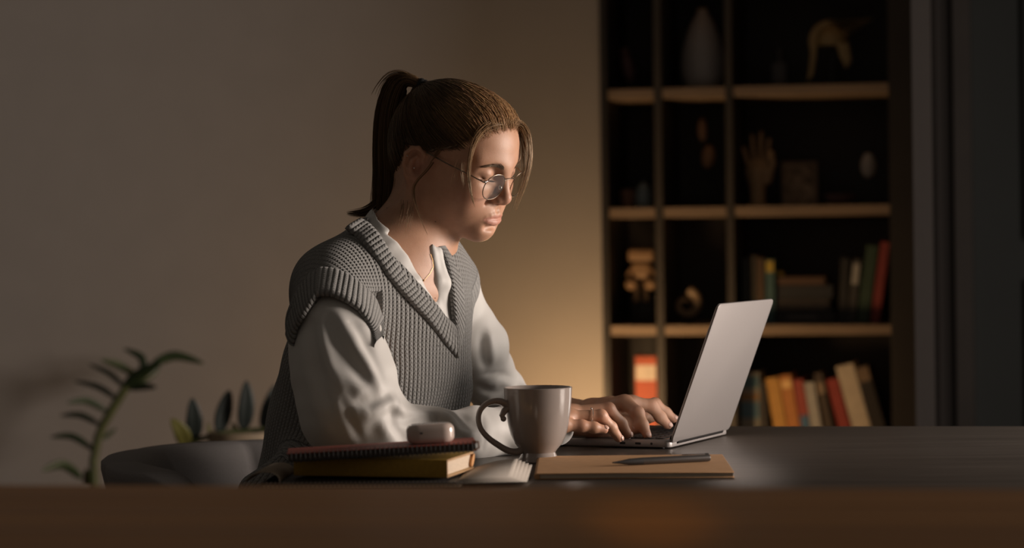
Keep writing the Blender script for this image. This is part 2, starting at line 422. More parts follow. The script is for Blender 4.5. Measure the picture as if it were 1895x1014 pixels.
book(1594, 3, 22, 456, (.045, .075, .045), 'dark green book leaning against the tall red book', 8, group=G3)
book(1617, 3, 17, 449, (.26, .045, .038), 'tall red book leaning on the bookcase side panel', 8, group=G3)
# ornaments in the bookcase
M_brass = mat('aged_brass', (.52, .35, .15), .5, .25, vary=.2, scale=30)
M_carved = wood('carved_wood', (.50, .32, .17), (.68, .45, .25), scale=20, stretch=(3, 3, 1), rough=.55)
M_cer = mat('grey_ceramic', (.46, .41, .38), .38, vary=.12, scale=14)
o, k = thing_at('vase', 1305, 1, .14, 'tall grey egg shaped ceramic vase on the top shelf', 'vase')
hh = 150 * k
body_prof = [(0, 0), (.30, 0), (.42, .04), (.50, .16), (.525, .30), (.49, .48), (.40, .66), (.28, .82), (.17, .92), (.12, .965), (.125, 1.0), (.10, 1.0), (.095, .96), (0, .955)]
MB().lathe([(r * 80 * k, zz * hh) for r, zz in body_prof]).done('body', M_cer, o)
MB().lathe([(.128 * 80 * k, .985 * hh), (.135 * 80 * k, .995 * hh), (.128 * 80 * k, 1.005 * hh), (.10 * 80 * k, 1.003 * hh)]).done('rim', M_brass, o)
o, k = thing_at('figurine', 1175, 1, .12, 'small dark rose bird figurine on top shelf in the narrow bay', 'figurine')
MB().lathe([(0, 0), (13 * k, 0), (13 * k, 3 * k), (4 * k, 5 * k), (3 * k, 22 * k), (0, 22 * k)]).done('base', M_dark, o)
MB().ball((0, 0, 46 * k), (12 * k, 10 * k, 30 * k), Matrix.Rotation(rd(-12), 4, 'Y')).ball((-14 * k, 0, 74 * k), 8 * k).tube([(-20 * k, 0, 74 * k), (-29 * k, 0, 71 * k)], [3 * k, .4 * k]).done('bird', plain((.15, .07, .065), .5), o)
o, k = thing_at('bottle', 1447, 1, .12, 'small dark square bottle next to the brass helmet', 'bottle')
MB().box((-14 * k, -14 * k, 0), (14 * k, 14 * k, 46 * k), 3 * k).lathe([(9 * k, 46 * k), (6 * k, 52 * k), (6 * k, 62 * k), (0, 62 * k)]).done('glass', plain((.075, .06, .055), .3), o)
MB().lathe([(7.5 * k, 58 * k), (7.5 * k, 72 * k), (0, 72 * k)]).done('stopper', plain((.06, .05, .045), .4), o)
# brass crested helmet on a dark stand
o, k = thing_at('helmet', 1545, 1, .13, 'brass crested helmet ornament on a dark stand', 'ornament')
MB().lathe([(0, 0), (26 * k, 0), (26 * k, 5 * k), (5 * k, 8 * k), (4 * k, 62 * k), (0, 62 * k)]).done('stand', M_dark, o)
hb = MB(); dome = [(26 * math.cos(a) * k, 0, 0) for a in np.linspace(0, math.pi, 9)]
b = bmesh.new(); bmesh.ops.create_uvsphere(b, u_segments=28, v_segments=16, radius=1)
bmesh.ops.delete(b, geom=[v for v in b.verts if v.co.z < -.25], context='VERTS')
for v in b.verts: v.co = Vector((v.co.x * 30 * k, v.co.y * 22 * k, v.co.z * 30 * k + 82 * k))
bmesh.ops.solidify(b, geom=b.faces[:], thickness=2 * k); hb._add(b)
hb.prism([(-.030 * 0 + 30 * k, 0), (34 * k, -30 * k), (24 * k, -44 * k), (14 * k, -22 * k), (8 * k, 0)], -20 * k, -17 * k, mat=Matrix.Translation((0, 0, 78 * k)) @ Matrix.Rotation(rd(90), 4, 'X'))
hb.prism([(30 * k, 0), (34 * k, -30 * k), (24 * k, -44 * k), (14 * k, -22 * k), (8 * k, 0)], 17 * k, 20 * k, mat=Matrix.Translation((0, 0, 78 * k)) @ Matrix.Rotation(rd(90), 4, 'X'))
hb.done('shell', M_brass, o)
cr = [(math.cos(a) * 40 * k - 4 * k, math.sin(a) * 40 * k) for a in np.linspace(rd(20), rd(200), 14)]; ci = [(math.cos(a) * 28 * k - 2 * k, math.sin(a) * 28 * k) for a in np.linspace(rd(200), rd(20), 14)]
tail = [(-41 * k, -20 * k), (-44 * k, -50 * k), (-48 * k, -76 * k), (-36 * k, -62 * k), (-30 * k, -30 * k)]
MB().prism([(46 * k, 22 * k)] + cr + tail + ci, -4 * k, 4 * k, 1.2 * k, 1, Matrix.Translation((0, 0, 84 * k)) @ Matrix.Rotation(rd(90), 4, 'X')).done('crest', M_brass, o)
# second shelf
o, k = thing_at('cup', 1162, 2, .10, 'small reddish brown clay cup beside pale jar', 'cup')
MB().lathe([(0, 0), (9 * k, 0), (13 * k, 10 * k), (14 * k, 34 * k), (12.5 * k, 34 * k), (11 * k, 12 * k), (0, 5 * k)]).done('bowl', plain((.30, .14, .08), .5), o)
MB().tube([(13 * k, 0, 28 * k), (20 * k, 0, 27 * k), (21 * k, 0, 16 * k), (13 * k, 0, 10 * k)], 1.6 * k).done('handle', plain((.30, .14, .08), .5), o)
o, k = thing_at('jar', 1192, 2, .10, 'small pale blue jar with lid beside clay cup', 'jar')
MB().lathe([(0, 0), (13 * k, 0), (16 * k, 8 * k), (16 * k, 28 * k), (11 * k, 35 * k), (0, 35 * k)]).done('body', plain((.30, .34, .33), .35), o)
MB().lathe([(12 * k, 35 * k), (12 * k, 40 * k), (4 * k, 43 * k), (4 * k, 48 * k), (0, 48 * k)]).done('lid', plain((.42, .44, .40), .4), o)
o, k = thing_at('sculpture', 1305, 2, .13, 'slender brown wooden sculpture of two stacked drops on a rod', 'sculpture')
MB().lathe([(0, 0), (17 * k, 0), (17 * k, 5 * k), (2.2 * k, 7 * k), (2 * k, 160 * k), (0, 160 * k)]).done('rod', M_dark, o)
MB().ball((-2 * k, 0, 93 * k), (13 * k, 11 * k, 22 * k), Matrix.Rotation(rd(6), 4, 'Y')).done('lower_drop', plain((.42, .22, .11), .5), o)
MB().ball((5 * k, 0, 142 * k), (9 * k, 8 * k, 23 * k), Matrix.Rotation(rd(-3), 4, 'Y')).done('upper_drop', plain((.16, .09, .06), .5), o)
# carved wooden hand
o, k = thing_at('wooden_hand', 1403, 2, .12, 'carved wooden hand standing upright on second shelf', 'ornament')
hs = SDF(); q = lambda x, y_, z_: (x * k, y_ * k, z_ * k)
hs.cone(q(0, 0, 0), q(0, 0, 30), 14 * k, 12 * k, .01); hs.cone(q(0, 0, 26), q(0, 0, 62), 12 * k, 20 * k, .012); hs.ell(q(0, 0, 62), (21 * k, 8 * k, 24 * k), .012)
for x0, x1, zt in ((-14, -25, 114), (-5, -9, 136), (5, 8, 141), (14, 23, 128)): hs.cone(q(x0, 0, 70), q(x1, -2, zt - 6), 4.4 * k, 3.6 * k, .003)
hs.cone(q(20, -4, 48), q(29, -12, 78), 8 * k, 6 * k, .012); hs.cone(q(29, -12, 78), q(28, -15, 98), 6 * k, 4.8 * k, .004)
a_, b_ = hs.mesh(.0022); np_mesh('hand', relax(a_, b_, 1), b_, M_carved, o)
MB().lathe([(0, -.0), (18 * k, 0), (18 * k, 4 * k), (0, 4 * k)]).done('base', M_carved, o)
o, k = thing_at('picture_frame', 1481, 2, .15, 'small square patterned brown picture in a frame beside wooden hand', 'picture frame', rz=rd(4))
W_, H_ = 33 * k, 82 * k
for lo, hi in (((-W_, 0, 0), (W_, .012, .008)), ((-W_, 0, H_ - .008), (W_, .012, H_)), ((-W_, 0, .008), (-W_ + .008, .012, H_ - .008)), ((W_ - .008, 0, .008), (W_, .012, H_ - .008))):
    MB().box(lo, hi, .001, 1).done('frame_side', plain((.26, .17, .10), .5), o)
t = NT('mosaic_print'); tc = t.n('ShaderNodeTexCoord'); vo = t.n('ShaderNodeTexVoronoi', i_Scale=55.0); t.l(tc.outputs['Object'], vo.inputs['Vector']); rp = t.n('ShaderNodeValToRGB')
rp.color_ramp.elements[0].color = (.17, .11, .065, 1); rp.color_ramp.elements[1].color = (.50, .34, .21, 1); sp = t.n('ShaderNodeSeparateColor'); t.l(vo.outputs['Color'], sp.inputs[0]); t.l(sp.outputs[0], rp.inputs[0]); t.l(rp.outputs[0], t.b.inputs['Base Color']); t.b.inputs['Roughness'].default_value = .6
MB().box((-W_ + .007, .004, .007), (W_ - .007, .010, H_ - .007)).done('picture', t.m, o)
o, k = thing_at('dish', 1556, 2, .12, 'low dusky pink dish on the second shelf', 'dish')
MB().lathe([(0, 0), (14 * k, 0), (26 * k, 10 * k), (30 * k, 19 * k), (28 * k, 20 * k), (22 * k, 11 * k), (0, 6 * k)]).done('bowl', plain((.20, .11, .10), .5), o)
o, k = thing_at('flower_figurine', 1609, 2, .12, 'pale tulip shaped ornament on a bent dark stem', 'ornament')
MB().lathe([(0, 0), (15 * k, 0), (14 * k, 4 * k), (0, 5 * k)]).tube([(8 * k, 0, 3 * k), (12 * k, 0, 20 * k), (2 * k, 0, 52 * k)], 2.2 * k).done('stem', M_dark, o)
MB().lathe([(0, 48 * k), (9 * k, 52 * k), (15 * k, 66 * k), (14 * k, 80 * k), (7 * k, 94 * k), (0, 96 * k)]).done('bud', plain((.6, .52, .44), .5), o)
M_toy = wood('toy_wood', (.26, .155, .08), (.36, .22, .12), scale=20, stretch=(3, 3, 1), rough=.55)
# third shelf, narrow bays
o, k = thing_at('wooden_figure', 1186, 3, .10, 'jointed wooden toy figure with round fists sitting on a black block', 'toy figure')
MB().box((-22 * k, 2 * k, 0), (22 * k, 40 * k, 50 * k), 2 * k).done('block', M_dark, o)
MB().box((-24 * k, -8 * k, 116 * k), (24 * k, 14 * k, 138 * k), 5 * k, 3).done('head', M_toy, o)
MB().box((-15 * k, -8 * k, 84 * k), (15 * k, 14 * k, 114 * k), 5 * k, 3).done('torso', M_toy, o)
for s in (-1, 1):
    MB().tube([(s * 14 * k, 0, 106 * k), (s * 24 * k, -4 * k, 92 * k), (s * 19 * k, -8 * k, 80 * k)], 4 * k).done('arm', M_toy, o)
    MB().ball((s * 18 * k, -10 * k, 74 * k), 11 * k).done('fist', M_toy, o)
    MB().tube([(s * 8 * k, 0, 86 * k), (s * 9 * k, -4 * k, 60 * k), (s * 9 * k, -4 * k, 40 * k)], 5 * k).done('leg', plain((.10, .065, .04), .6), o)
o, k = thing_at('shell', 1272, 3, .10, 'brown spiral sea shell on a small black foot', 'shell')
MB().lathe([(0, 0), (14 * k, 0), (5 * k, 6 * k), (5 * k, 18 * k), (0, 18 * k)]).done('foot', M_dark, o)
sp_ = [(math.cos(a) * (4 + 3.0 * a) * k - 4 * k, -a * 1.2 * k, math.sin(a) * (4 + 3.0 * a) * k + 36 * k) for a in np.linspace(.3, 7.6, 40)]
MB().tube(sp_, [(2 + .85 * a * 1.05) * k * 1.05 for a in np.linspace(.3, 7.6, 40)], 10).done('spiral', plain((.38, .26, .15), .4), o)
# ------------------------------------------------------------------ desk
M_desk = wood('desk_veneer', (.085, .070, .058), (.125, .104, .088), scale=3, stretch=(1.2, 18, 18), rough=.36, bump=.08)
DZ = .75
dk = empty('desk', (.6, 3.4, 0), 0, 'dark brown veneer desk with angled end that the woman sits at', 'desk')
L = lambda x, y: (x - .6, y - 3.4)
MB().prism([L(-.337, 3.105), L(.098, 4.118), L(2.2, 3.785), L(2.2, 2.70)][::-1], DZ - .032, DZ, .002, 2).done('desktop', M_desk, dk)
for x, y in ((-.20, 3.16), (.20, 4.0), (2.08, 3.70), (2.08, 2.83)):
    MB().box((x - .6 - .025, y - 3.4 - .025, 0), (x - .6 + .025, y - 3.4 + .025, DZ - .033), .003).done('leg', M_dark, dk)
# ------------------------------------------------------------------ foreground table
M_fg = wood('varnished_walnut', (.17, .068, .013), (.33, .145, .030), scale=2.2, stretch=(.5, 16, 16), rough=.5, bump=.04)
YT = rd(9.1); TP = Wp(947.5, 901.5, 2.3)
tb = empty('wooden_table', (TP[0], TP[1], 0), -YT, 'brown wooden table top with straight grain along the bottom of the picture', 'table')
nb_ = 7
for i in range(nb_):
    MB().box((-1.35, -.14 * (i + 1) + .0006, TP[2] - .04), (1.35, -.14 * i - .0006, TP[2] - .0002 * (i % 2)), .0012, 1).done('plank', M_fg, tb)
for x in (-1.2, 1.2):
    for y in (-.9, -.08): MB().box((x - .03, y - .03, 0), (x + .03, y + .03, TP[2] - .0405), .003).done('leg', M_fg, tb)
# ------------------------------------------------------------------ tub chair
M_vel = mat('grey_velvet', (.20, .185, .18), .85, vary=.08, scale=300, bump=.1); 
ch = empty('tub_chair', (-.325, 3.84, 0), rd(-30), 'grey velvet tub chair with channelled back behind the woman', 'chair')
def tub():
    V = []; F = []; na, prof = 120, 22
    for i in range(na + 1):
        a = rd(-118 + 236 * i / na); u = abs(a) / rd(118)
        top = .735 - .02 * u ** 2 - .10 * sstep(.62, 1.0, u); ch_ = .016 * abs(math.sin((a + .13) * 4.6)) ** .55
        for j in range(prof):
            w_ = 2 * math.pi * j / prof; half = .038
            ct, st_ = math.cos(w_), math.sin(w_); ex = .42
            rr_ = .262 + .035 * max(0, st_) + half * math.copysign(abs(ct) ** ex, ct) + ch_ * (1 if ct < 0 else .6) * np.sign(ct)
            zz = (.40 + top) / 2 + (top - .40) / 2 * math.copysign(abs(st_) ** .38, st_)
            V.append((-rr_ * math.cos(a), rr_ * math.sin(a), zz))
    for i in range(na):
        for j in range(prof): F.append((i * prof + j, i * prof + (j + 1) % prof, (i + 1) * prof + (j + 1) % prof, (i + 1) * prof + j))
    me = bpy.data.meshes.new('backrest'); me.from_pydata(V, [], F + [tuple(range(prof))[::-1], tuple(range(na * prof, na * prof + prof))]); me.update()
    for p in me.polygons: p.use_smooth = True
    return me
link('backrest', tub(), M_vel, ch)
MB().lathe([(0, .36), (.20, .36), (.215, .38), (.215, .425), (.20, .448), (.14, .457), (0, .46)], 40).done('seat', M_vel, ch)
for a in (45, 135, 225, 315):
    x, y = .18 * math.cos(rd(a)), .18 * math.sin(rd(a)); MB().tube([(x * 1.15, y * 1.15, 0), (x * .9, y * .9, .365)], [.011, .017], 10).done('leg', M_dark, ch)
# ------------------------------------------------------------------ plants
M_leaf = mat('leaf_green', (.030, .050, .020), .45, vary=.3, scale=25); M_leaf2 = mat('rubber_leaf', (.014, .020, .017), .5, vary=.3, scale=18); M_stem = mat('stem_green', (.060, .070, .022), .5, vary=.2); M_yel = mat('leaf_yellow_green', (.13, .12, .028), .5, vary=.25, scale=20)
def leaf(parent, pts, width, m, fold=.25, out=None):
    """blade swept along a midrib; width in metres"""
    P = [Vector(p) for p in pts]; n = 12; seg = []
    for i in range(n + 1):
        t_ = i / n * (len(P) - 1); k0 = min(int(t_), len(P) - 2); f = t_ - k0
        a0, a1, a2, a3 = P[max(k0 - 1, 0)], P[k0], P[k0 + 1], P[min(k0 + 2, len(P) - 1)]
        seg.append(.5 * (2 * a1 + (a2 - a0) * f + (2 * a0 - 5 * a1 + 4 * a2 - a3) * f * f + (3 * a1 - a0 - 3 * a2 + a3) * f ** 3))
    V, F = [], []
    for i, p in enumerate(seg):
        t_ = i / n; tg = (seg[min(i + 1, n)] - seg[max(i - 1, 0)]).normalized(); side = Vector(out) if out is not None else tg.cross(Vector((0, 1, .15)))
        side = (side - side.dot(tg) * tg).normalized(); up = side.cross(tg).normalized(); w_ = width * .5 * (math.sin(math.pi * min(1, t_ ** .8)) ** .75 if 0 < t_ < 1 else .02)
        for q_, lift in ((-1, fold), (-.5, fold * .4), (0, 0), (.5, fold * .4), (1, fold)): V.append(p + side * w_ * q_ + up * w_ * lift)
    for i in range(n):
        for j in range(4): F.append((i * 5 + j, i * 5 + j + 1, i * 5 + j + 6, i * 5 + j + 5))
    me = bpy.data.meshes.new('leaf'); me.from_pydata(V, [], F); me.update()
    for f in me.polygons: f.use_smooth = True
    o = link('leaf', me, m, parent); o.matrix_parent_inverse = Matrix.Translation(-parent.location)
    sd = o.modifiers.new('thick', 'SOLIDIFY'); sd.thickness = .0012; return o
zx = lambda x, y: (60 + x / 3.379, 620 + y / 3.379)
def zw(x, y, d): return Wp(*zx(x, y), d)
d1 = 6.53; pb = zw(385, 940, d1)
p1 = empty('zz_plant', (pb[0], pb[1], 0), 0, 'slim green potted plant with narrow feathered leaves by the bare wall', 'plant')
def pp(o, par): o.matrix_parent_inverse = Matrix.Translation(-par.location); return o
stem = [(pb[0] - .005, d1, .30)] + [zw(x, y, d1) for x, y in ((390, 930), (382, 790), (410, 640), (445, 555), (520, 430), (590, 320), (660, 250), (770, 185))]
pp(MB().tube(stem, [.013, .012, .012, .012, .0125, .0125, .012, .010, .005], 10).done('stem', M_stem, p1), p1)
lf = [([(690, 225), (680, 140), (570, 85)], 50, .02), ([(740, 190), (890, 130), (1075, 178)], 62, .0), ([(650, 255), (540, 190), (428, 152)], 52, -.05), ([(572, 325), (480, 240), (352, 182)], 36, .05), ([(530, 400), (410, 325), (262, 288)], 40, .07), ([(470, 480), (340, 412), (213, 424)], 44, -.03),
      ([(420, 560), (300, 502), (175, 503)], 40, .04), ([(385, 720), (250, 635), (112, 638)], 44, .02), ([(310, 900), (190, 812), (58, 848)], 62, -.06), ([(335, 945), (345, 890), (340, 835)], 60, -.05), ([(590, 335), (690, 322), (778, 325)], 50, -.04), ([(435, 650), (480, 620), (523, 582)], 30, .03), ([(560, 345), (670, 250), (812, 165)], 84, -.05), ([(640, 290), (720, 255), (800, 200)], 60, .03)]
for pts, wz, dy in lf:
    n_ = len(pts) - 1; leaf(p1, [zw(x, y, d1 + dy * i / n_ * 1.6) for i, (x, y) in enumerate(pts)], wz / 3.379 * d1 / FPX, M_leaf)
pp(MB().lathe([(0, .002), (.095, .002), (.12, .30), (.125, .33), (.112, .33), (.108, .29), (0, .28)], mat=Matrix.Translation((pb[0], d1, 0))).done('pot', mat('terracotta', (.30, .14, .08), .8), p1), p1)
d2 = 5.72; pc = Wp(452, 800, d2)
p2 = empty('rubber_plant', (pc[0], pc[1], 0), 0, 'dark glossy oval leaved plant in a beige planter behind the chair', 'plant')
M_pot = mat('beige_stoneware', (.27, .205, .135), .7, vary=.1, scale=12)
zr = Wp(452, 797, d2)[2]; r_ = 68 * d2 / FPX
pp(MB().lathe([(0, .002), (r_ * .72, .002), (r_ * .98, zr - .02), (r_, zr), (r_ * .9, zr), (r_ * .88, zr - .03), (0, zr - .03)], mat=Matrix.Translation((pc[0], d2, 0))).done('planter', M_pot, p2), p2)
lv = [((1000, 665), (1012, 530), (998, 393), 108, M_leaf2, -.05), ((955, 690), (935, 610), (868, 522), 100, M_yel, -.07), ((1165, 610), (1200, 470), (1232, 343), 104, M_leaf2, .0), ((1318, 592), (1338, 440), (1338, 283), 106, M_leaf2, -.02), ((1440, 590), (1475, 450), (1518, 308), 84, M_leaf2, .03), ((1500, 585), (1560, 470), (1600, 360), 90, M_leaf2, .0), ((1400, 600), (1450, 680), (1560, 720), 120, M_leaf2, -.09), ((1370, 805), (1400, 750), (1425, 690), 60, M_yel, -.09), ((1120, 640), (1105, 590), (1100, 545), 24, M_yel, .0), ((1290, 600), (1262, 570), (1250, 545), 26, M_yel, .0)]
for a, b_, c, wz, m, dy in lv: leaf(p2, [zw(*a, d2 + dy * .4), zw(*b_, d2 + dy * .8), zw(*c, d2 + dy)], wz / 3.379 * d2 / FPX, m, .18, (1, .25, 0))
pp(MB().tube([zw(930, 700, d2 - .02), zw(1050, 650, d2 - .03), zw(1150, 620, d2 - .02), zw(1300, 600, d2), zw(1450, 585, d2), (pc[0] + .02, d2, zr - .03)], .006).done('stem', M_stem, p2), p2)
# ------------------------------------------------------------------ laptop
M_alu = mat('space_grey_aluminium', (.40, .37, .36), .42, .55, vary=.02, scale=500, bump=.02)
M_blk = mat('black_plastic', (.015, .014, .014), .4, vary=.05, bump=.02); M_deck = mat('dark_deck', (.055, .045, .040), .30, .3, vary=.03, bump=.0)
lc = Wp(1238, 835, 3.648); LYAW = rd(24)
lp = empty('laptop', (lc[0], lc[1], DZ), -LYAW, 'slim silver grey laptop, opened, back of its lid towards the empty side of the desk', 'laptop')
# local: -x towards the user, +y to the far side, hinge at x=0
LW, LD = .268, .205
def rrect(x0, x1, y0, y1, r, n=5):
    out = []
    for cx_, cy_, a0 in ((x1 - r, y1 - r, 0), (x0 + r, y1 - r, 90), (x0 + r, y0 + r, 180), (x1 - r, y0 + r, 270)):
        out += [(cx_ + r * math.cos(rd(a0 + 90 * i / n)), cy_ + r * math.sin(rd(a0 + 90 * i / n))) for i in range(n + 1)]
    return out
MB().prism(rrect(-LD, .002, 0, LW, .010), .0022, .0135, .0016, 2).done('base', M_alu, lp)
MB().prism(rrect(-LD + .006, -.006, .006, LW - .006, .006), .0136, .0140, 0).done('deck', M_deck, lp)
key_me = MB().box((-.0068, -.0068, 0), (.0068, .0068, .0012), .0006, 1).done('key', M_blk, lp)
first = True
for r in range(5):
    for c in range(13):
        k_ = key_me if first else key_me.copy()
        if not first: C.objects.link(k_)
        first = False; k_.location = (-.022 - .0172 * r, .024 + .0183 * c, .0140)
MB().prism(rrect(-LD + .012, -.116, .080, LW - .080, .004), .0140, .0143).done('trackpad', M_deck, lp)
for x, l_ in ((-.075, .009), (-.050, .009)): MB().box((x - l_ / 2, -.0006, .0062), (x + l_ / 2, .002, .0094), .0005, 1).done('port', M_blk, lp)
MB().lathe([(0, 0), (.0019, 0), (.0019, .003), (0, .003)], 16, Matrix.Translation((-.028, -.0006, .0078)) @ Matrix.Rotation(rd(-90), 4, 'X')).done('audio_jack', M_blk, lp)
for x in (-LD + .02, -.02):
    for y in (.02, LW - .02): MB().lathe([(0, 0), (.006, 0), (.006, .0024), (0, .0024)], 12, Matrix.Translation((x, y, .0))).done('foot', M_blk, lp)
TILT = Matrix.Translation((.0005, 0, .0105)) @ Matrix.Rotation(rd(20.5), 4, 'Y')
lid = MB().prism(rrect(0, .224, 0, LW, .010), -.0042, .0, .0014, 2, TILT @ Matrix.Rotation(rd(-90), 4, 'Y') @ Matrix.Translation((0, 0, 0))).done('lid', M_alu, lp)
sc_ = mat('screen_glow', (.02, .02, .02), .15, bump=0, emit=((1.0, .93, .86), 2.2))
MB().box((-.0006, .006, .010), (-.0002, LW - .006, .216), 0, 1, TILT).done('screen', sc_, lp)
MB().box((-.0010, .0, .004), (-.0003, LW, .0105), 0, 1, TILT).done('bezel', M_blk, lp)
MB().tube([(.0, .03, .0105), (.0, LW - .03, .0105)], .0052, 12).done('hinge', M_blk, lp)
# ------------------------------------------------------------------ mug
M_mug = mat('mug_glaze', (.33, .282, .255), .16, vary=.03, scale=20, bump=.0, coat=.4)
mc = Wp(997, 852, 3.475)
mg = empty('mug', (mc[0], mc[1], DZ + .0005), rd(20), 'big taupe ceramic footed mug with curled handle in front of the laptop', 'mug')
prof = [(0, .003), (.020, .003), (.0265, 0), (.0300, .0005), (.0298, .003), (.0262, .008), (.0240, .0130), (.0268, .0170), (.0345, .026), (.0403, .039), (.0440, .054), (.0467, .072), (.0483, .089), (.0490, .1035), (.0493, .1058), (.0484, .1066), (.0474, .1055), (.0462, .090), (.0448, .074), (.042, .056), (.038, .040), (.031, .028), (0, .021)]
MB().lathe(prof, 72).done('cup', M_mug, mg)
hx = lambda x, y: ((x - 997) * 3.475 / FPX * (1.0 if x > 945 else 1.045), 0, (853 - y) * 3.475 / FPX)
hp = [hx(941, 749), hx(929, 741), hx(914, 739), hx(899, 744), hx(888, 756), hx(885, 772), hx(890, 790), hx(903, 806), hx(920, 819), hx(938, 830), hx(954, 834), hx(966, 829)]
hq = []
for i in range(len(hp) - 1):
    for f in (0.0, .25, .5, .75):
        a0, a1, a2, a3 = [Vector(hp[min(max(i + j, 0), len(hp) - 1)]) for j in (-1, 0, 1, 2)]
        hq.append(.5 * (2 * a1 + (a2 - a0) * f + (2 * a0 - 5 * a1 + 4 * a2 - a3) * f * f + (3 * a1 - a0 - 3 * a2 + a3) * f ** 3))
hd = MB().tube(hq, list(np.interp(np.arange(len(hq)), [0, 8, 24, len(hq) - 1], [.0052, .0040, .0037, .0048])), 14, flat=1.25)
hd.tube([hx(941, 752), hx(933, 758), hx(929, 766), hx(931, 773)], [.0055, .0048, .0042, .003], 12).ball(hx(931.5, 772), (.0042, .005, .0042))
hdo = hd.done('handle', M_mug, mg)
# ------------------------------------------------------------------ things on the near side of the desk
M_kraft = mat('kraft_cover', (.56, .31, .145), .75, vary=.08, scale=60, bump=.08)
k0 = Wp(1176, 872, 3.335)
kn = empty('kraft_notebook', (k0[0], k0[1], DZ + .0003), rd(-1.5), 'flat kraft brown notebook lying in front of the mug', 'notebook')
MB().box((-.134, -.125, 0), (.128, .135, .0012), .0005, 1).box((-.134, -.125, .0066), (.128, .135, .0078), .0005, 1).done('cover', M_kraft, kn)
MB().box((-.130, -.1235, .0013), (.1265, .133, .0065)).done('page_block', M_page, kn)
MB().tube([(-.134, -.125, .0039), (-.134, .135, .0039)], .0039, 10).done('spine', M_kraft, kn)
pa, pbn = Wp(1128, 872, 3.30), Wp(1322, 860, 3.36)
pz = DZ + .0003 + .0078 + .0052
pn = empty('pen', ((pa[0] + pbn[0]) / 2, (pa[1] + pbn[1]) / 2, pz), math.atan2(pbn[1] - pa[1], pbn[0] - pa[0]), 'dark grey metal pen resting on the kraft notebook', 'pen')
RX = Matrix.Rotation(rd(90), 4, 'Y'); M_pen = mat('gunmetal', (.10, .09, .085), .35, .6, vary=.05)
MB().lathe([(.0050, -.030), (.0051, .070), (.0046, .072), (0, .072)], 20, RX).done('barrel', M_pen, pn)
MB().lathe([(0, -.076), (.0008, -.0755), (.0022, -.064), (.0044, -.050), (.0050, -.030)], 20, RX).done('grip', mat('pen_grip', (.03, .028, .027), .6), pn)
MB().box((.030, -.0012, .0056), (.071, .0012, .0066), .0004, 1).box((.066, -.0012, .0040), (.071, .0012, .0066), .0004, 1).done('clip', M_pen, pn)
# bottom spiral notebook with fanned white pages
M_pap = mat('white_paper', (.52, .46, .40), .85, vary=.03, scale=30, bump=.02); M_bk = mat('black_cover', (.028, .024, .022), .6, vary=.1, bump=.05); M_wire = mat('wire', (.20, .17, .15), .35, .9, bump=0)
b0 = Wp(690, 893, 3.17)
sn = empty('spiral_notebook', (b0[0], b0[1] + .02, DZ + .0003), rd(-3), 'black spiral notebook with fanned white pages, underneath the yellow book', 'notebook')
MB().box((-.140, -.065, 0), (.122, .10, .0012)).box((-.140, -.065, .0058), (.122, .10, .0070), .0004, 1).done('cover', M_bk, sn)
MB().box((-.137, -.0635, .0013), (.119, .098, .0057)).done('page_block', M_page, sn)
def coils(par, x0, x1, y, zc, r, n, m):
    g = MB()
    for i in range(n):
        x = x0 + (x1 - x0) * i / (n - 1); g.tube([(x, y + r * math.cos(a), zc + r * math.sin(a)) for a in np.linspace(0, 2 * math.pi, 9)[:-1]], .0006, 4, closed=True)
    o = g.done('wire_binding', m, par); o['kind'] = 'stuff'; return o
coils(sn, -.132, .116, -.066, .0042, .0052, 44, M_wire)
for i in range(5):
    V, F = [], []; nn = 10
    for a in range(nn + 1):
        t_ = a / nn; x = .116 + (.088 - .005 * i) * t_; 
        for bq in (0, .5, 1):
            y = -.062 + .004 * i - .004 * t_ + bq * (.135 + .02 * t_) + .035 * t_ * t_; V.append((x, y, .0050 + .0006 * i + (.0065 + .0012 * i) * math.sin(t_ * 2.0) * (.45 + .55 * bq) - .004 * t_ * (1 - bq)))
    for a in range(nn):
        for bq in range(2): F.append((a * 3 + bq, a * 3 + bq + 1, a * 3 + bq + 4, a * 3 + bq + 3))
    me = bpy.data.meshes.new('page'); me.from_pydata(V, [], F); me.update()
    for f in me.polygons: f.use_smooth = True
    o = link('page', me, M_pap, sn); md = o.modifiers.new('thick', 'SOLIDIFY'); md.thickness = .0005
V, F = [], []
for a in range(13):
    w_ = a / 12 * math.pi * 1.05
    for y in (-.05, .02, .085): V.append((-.150 + .022 * math.cos(w_ + .15) * -1 + .010, y, .0072 + .0125 * math.sin(w_) + .0005))
for a in range(12):
    for b_ in range(2): F.append((a * 3 + b_, a * 3 + b_ + 1, a * 3 + b_ + 4, a * 3 + b_ + 3))
me = bpy.data.meshes.new('curled_page'); me.from_pydata(V, [], F); me.update()
for f in me.polygons: f.use_smooth = True
o = link('curled_page', me, mat('kraft_page', (.27, .21, .15), .8), sn); o.modifiers.new('thick', 'SOLIDIFY').thickness = .0006
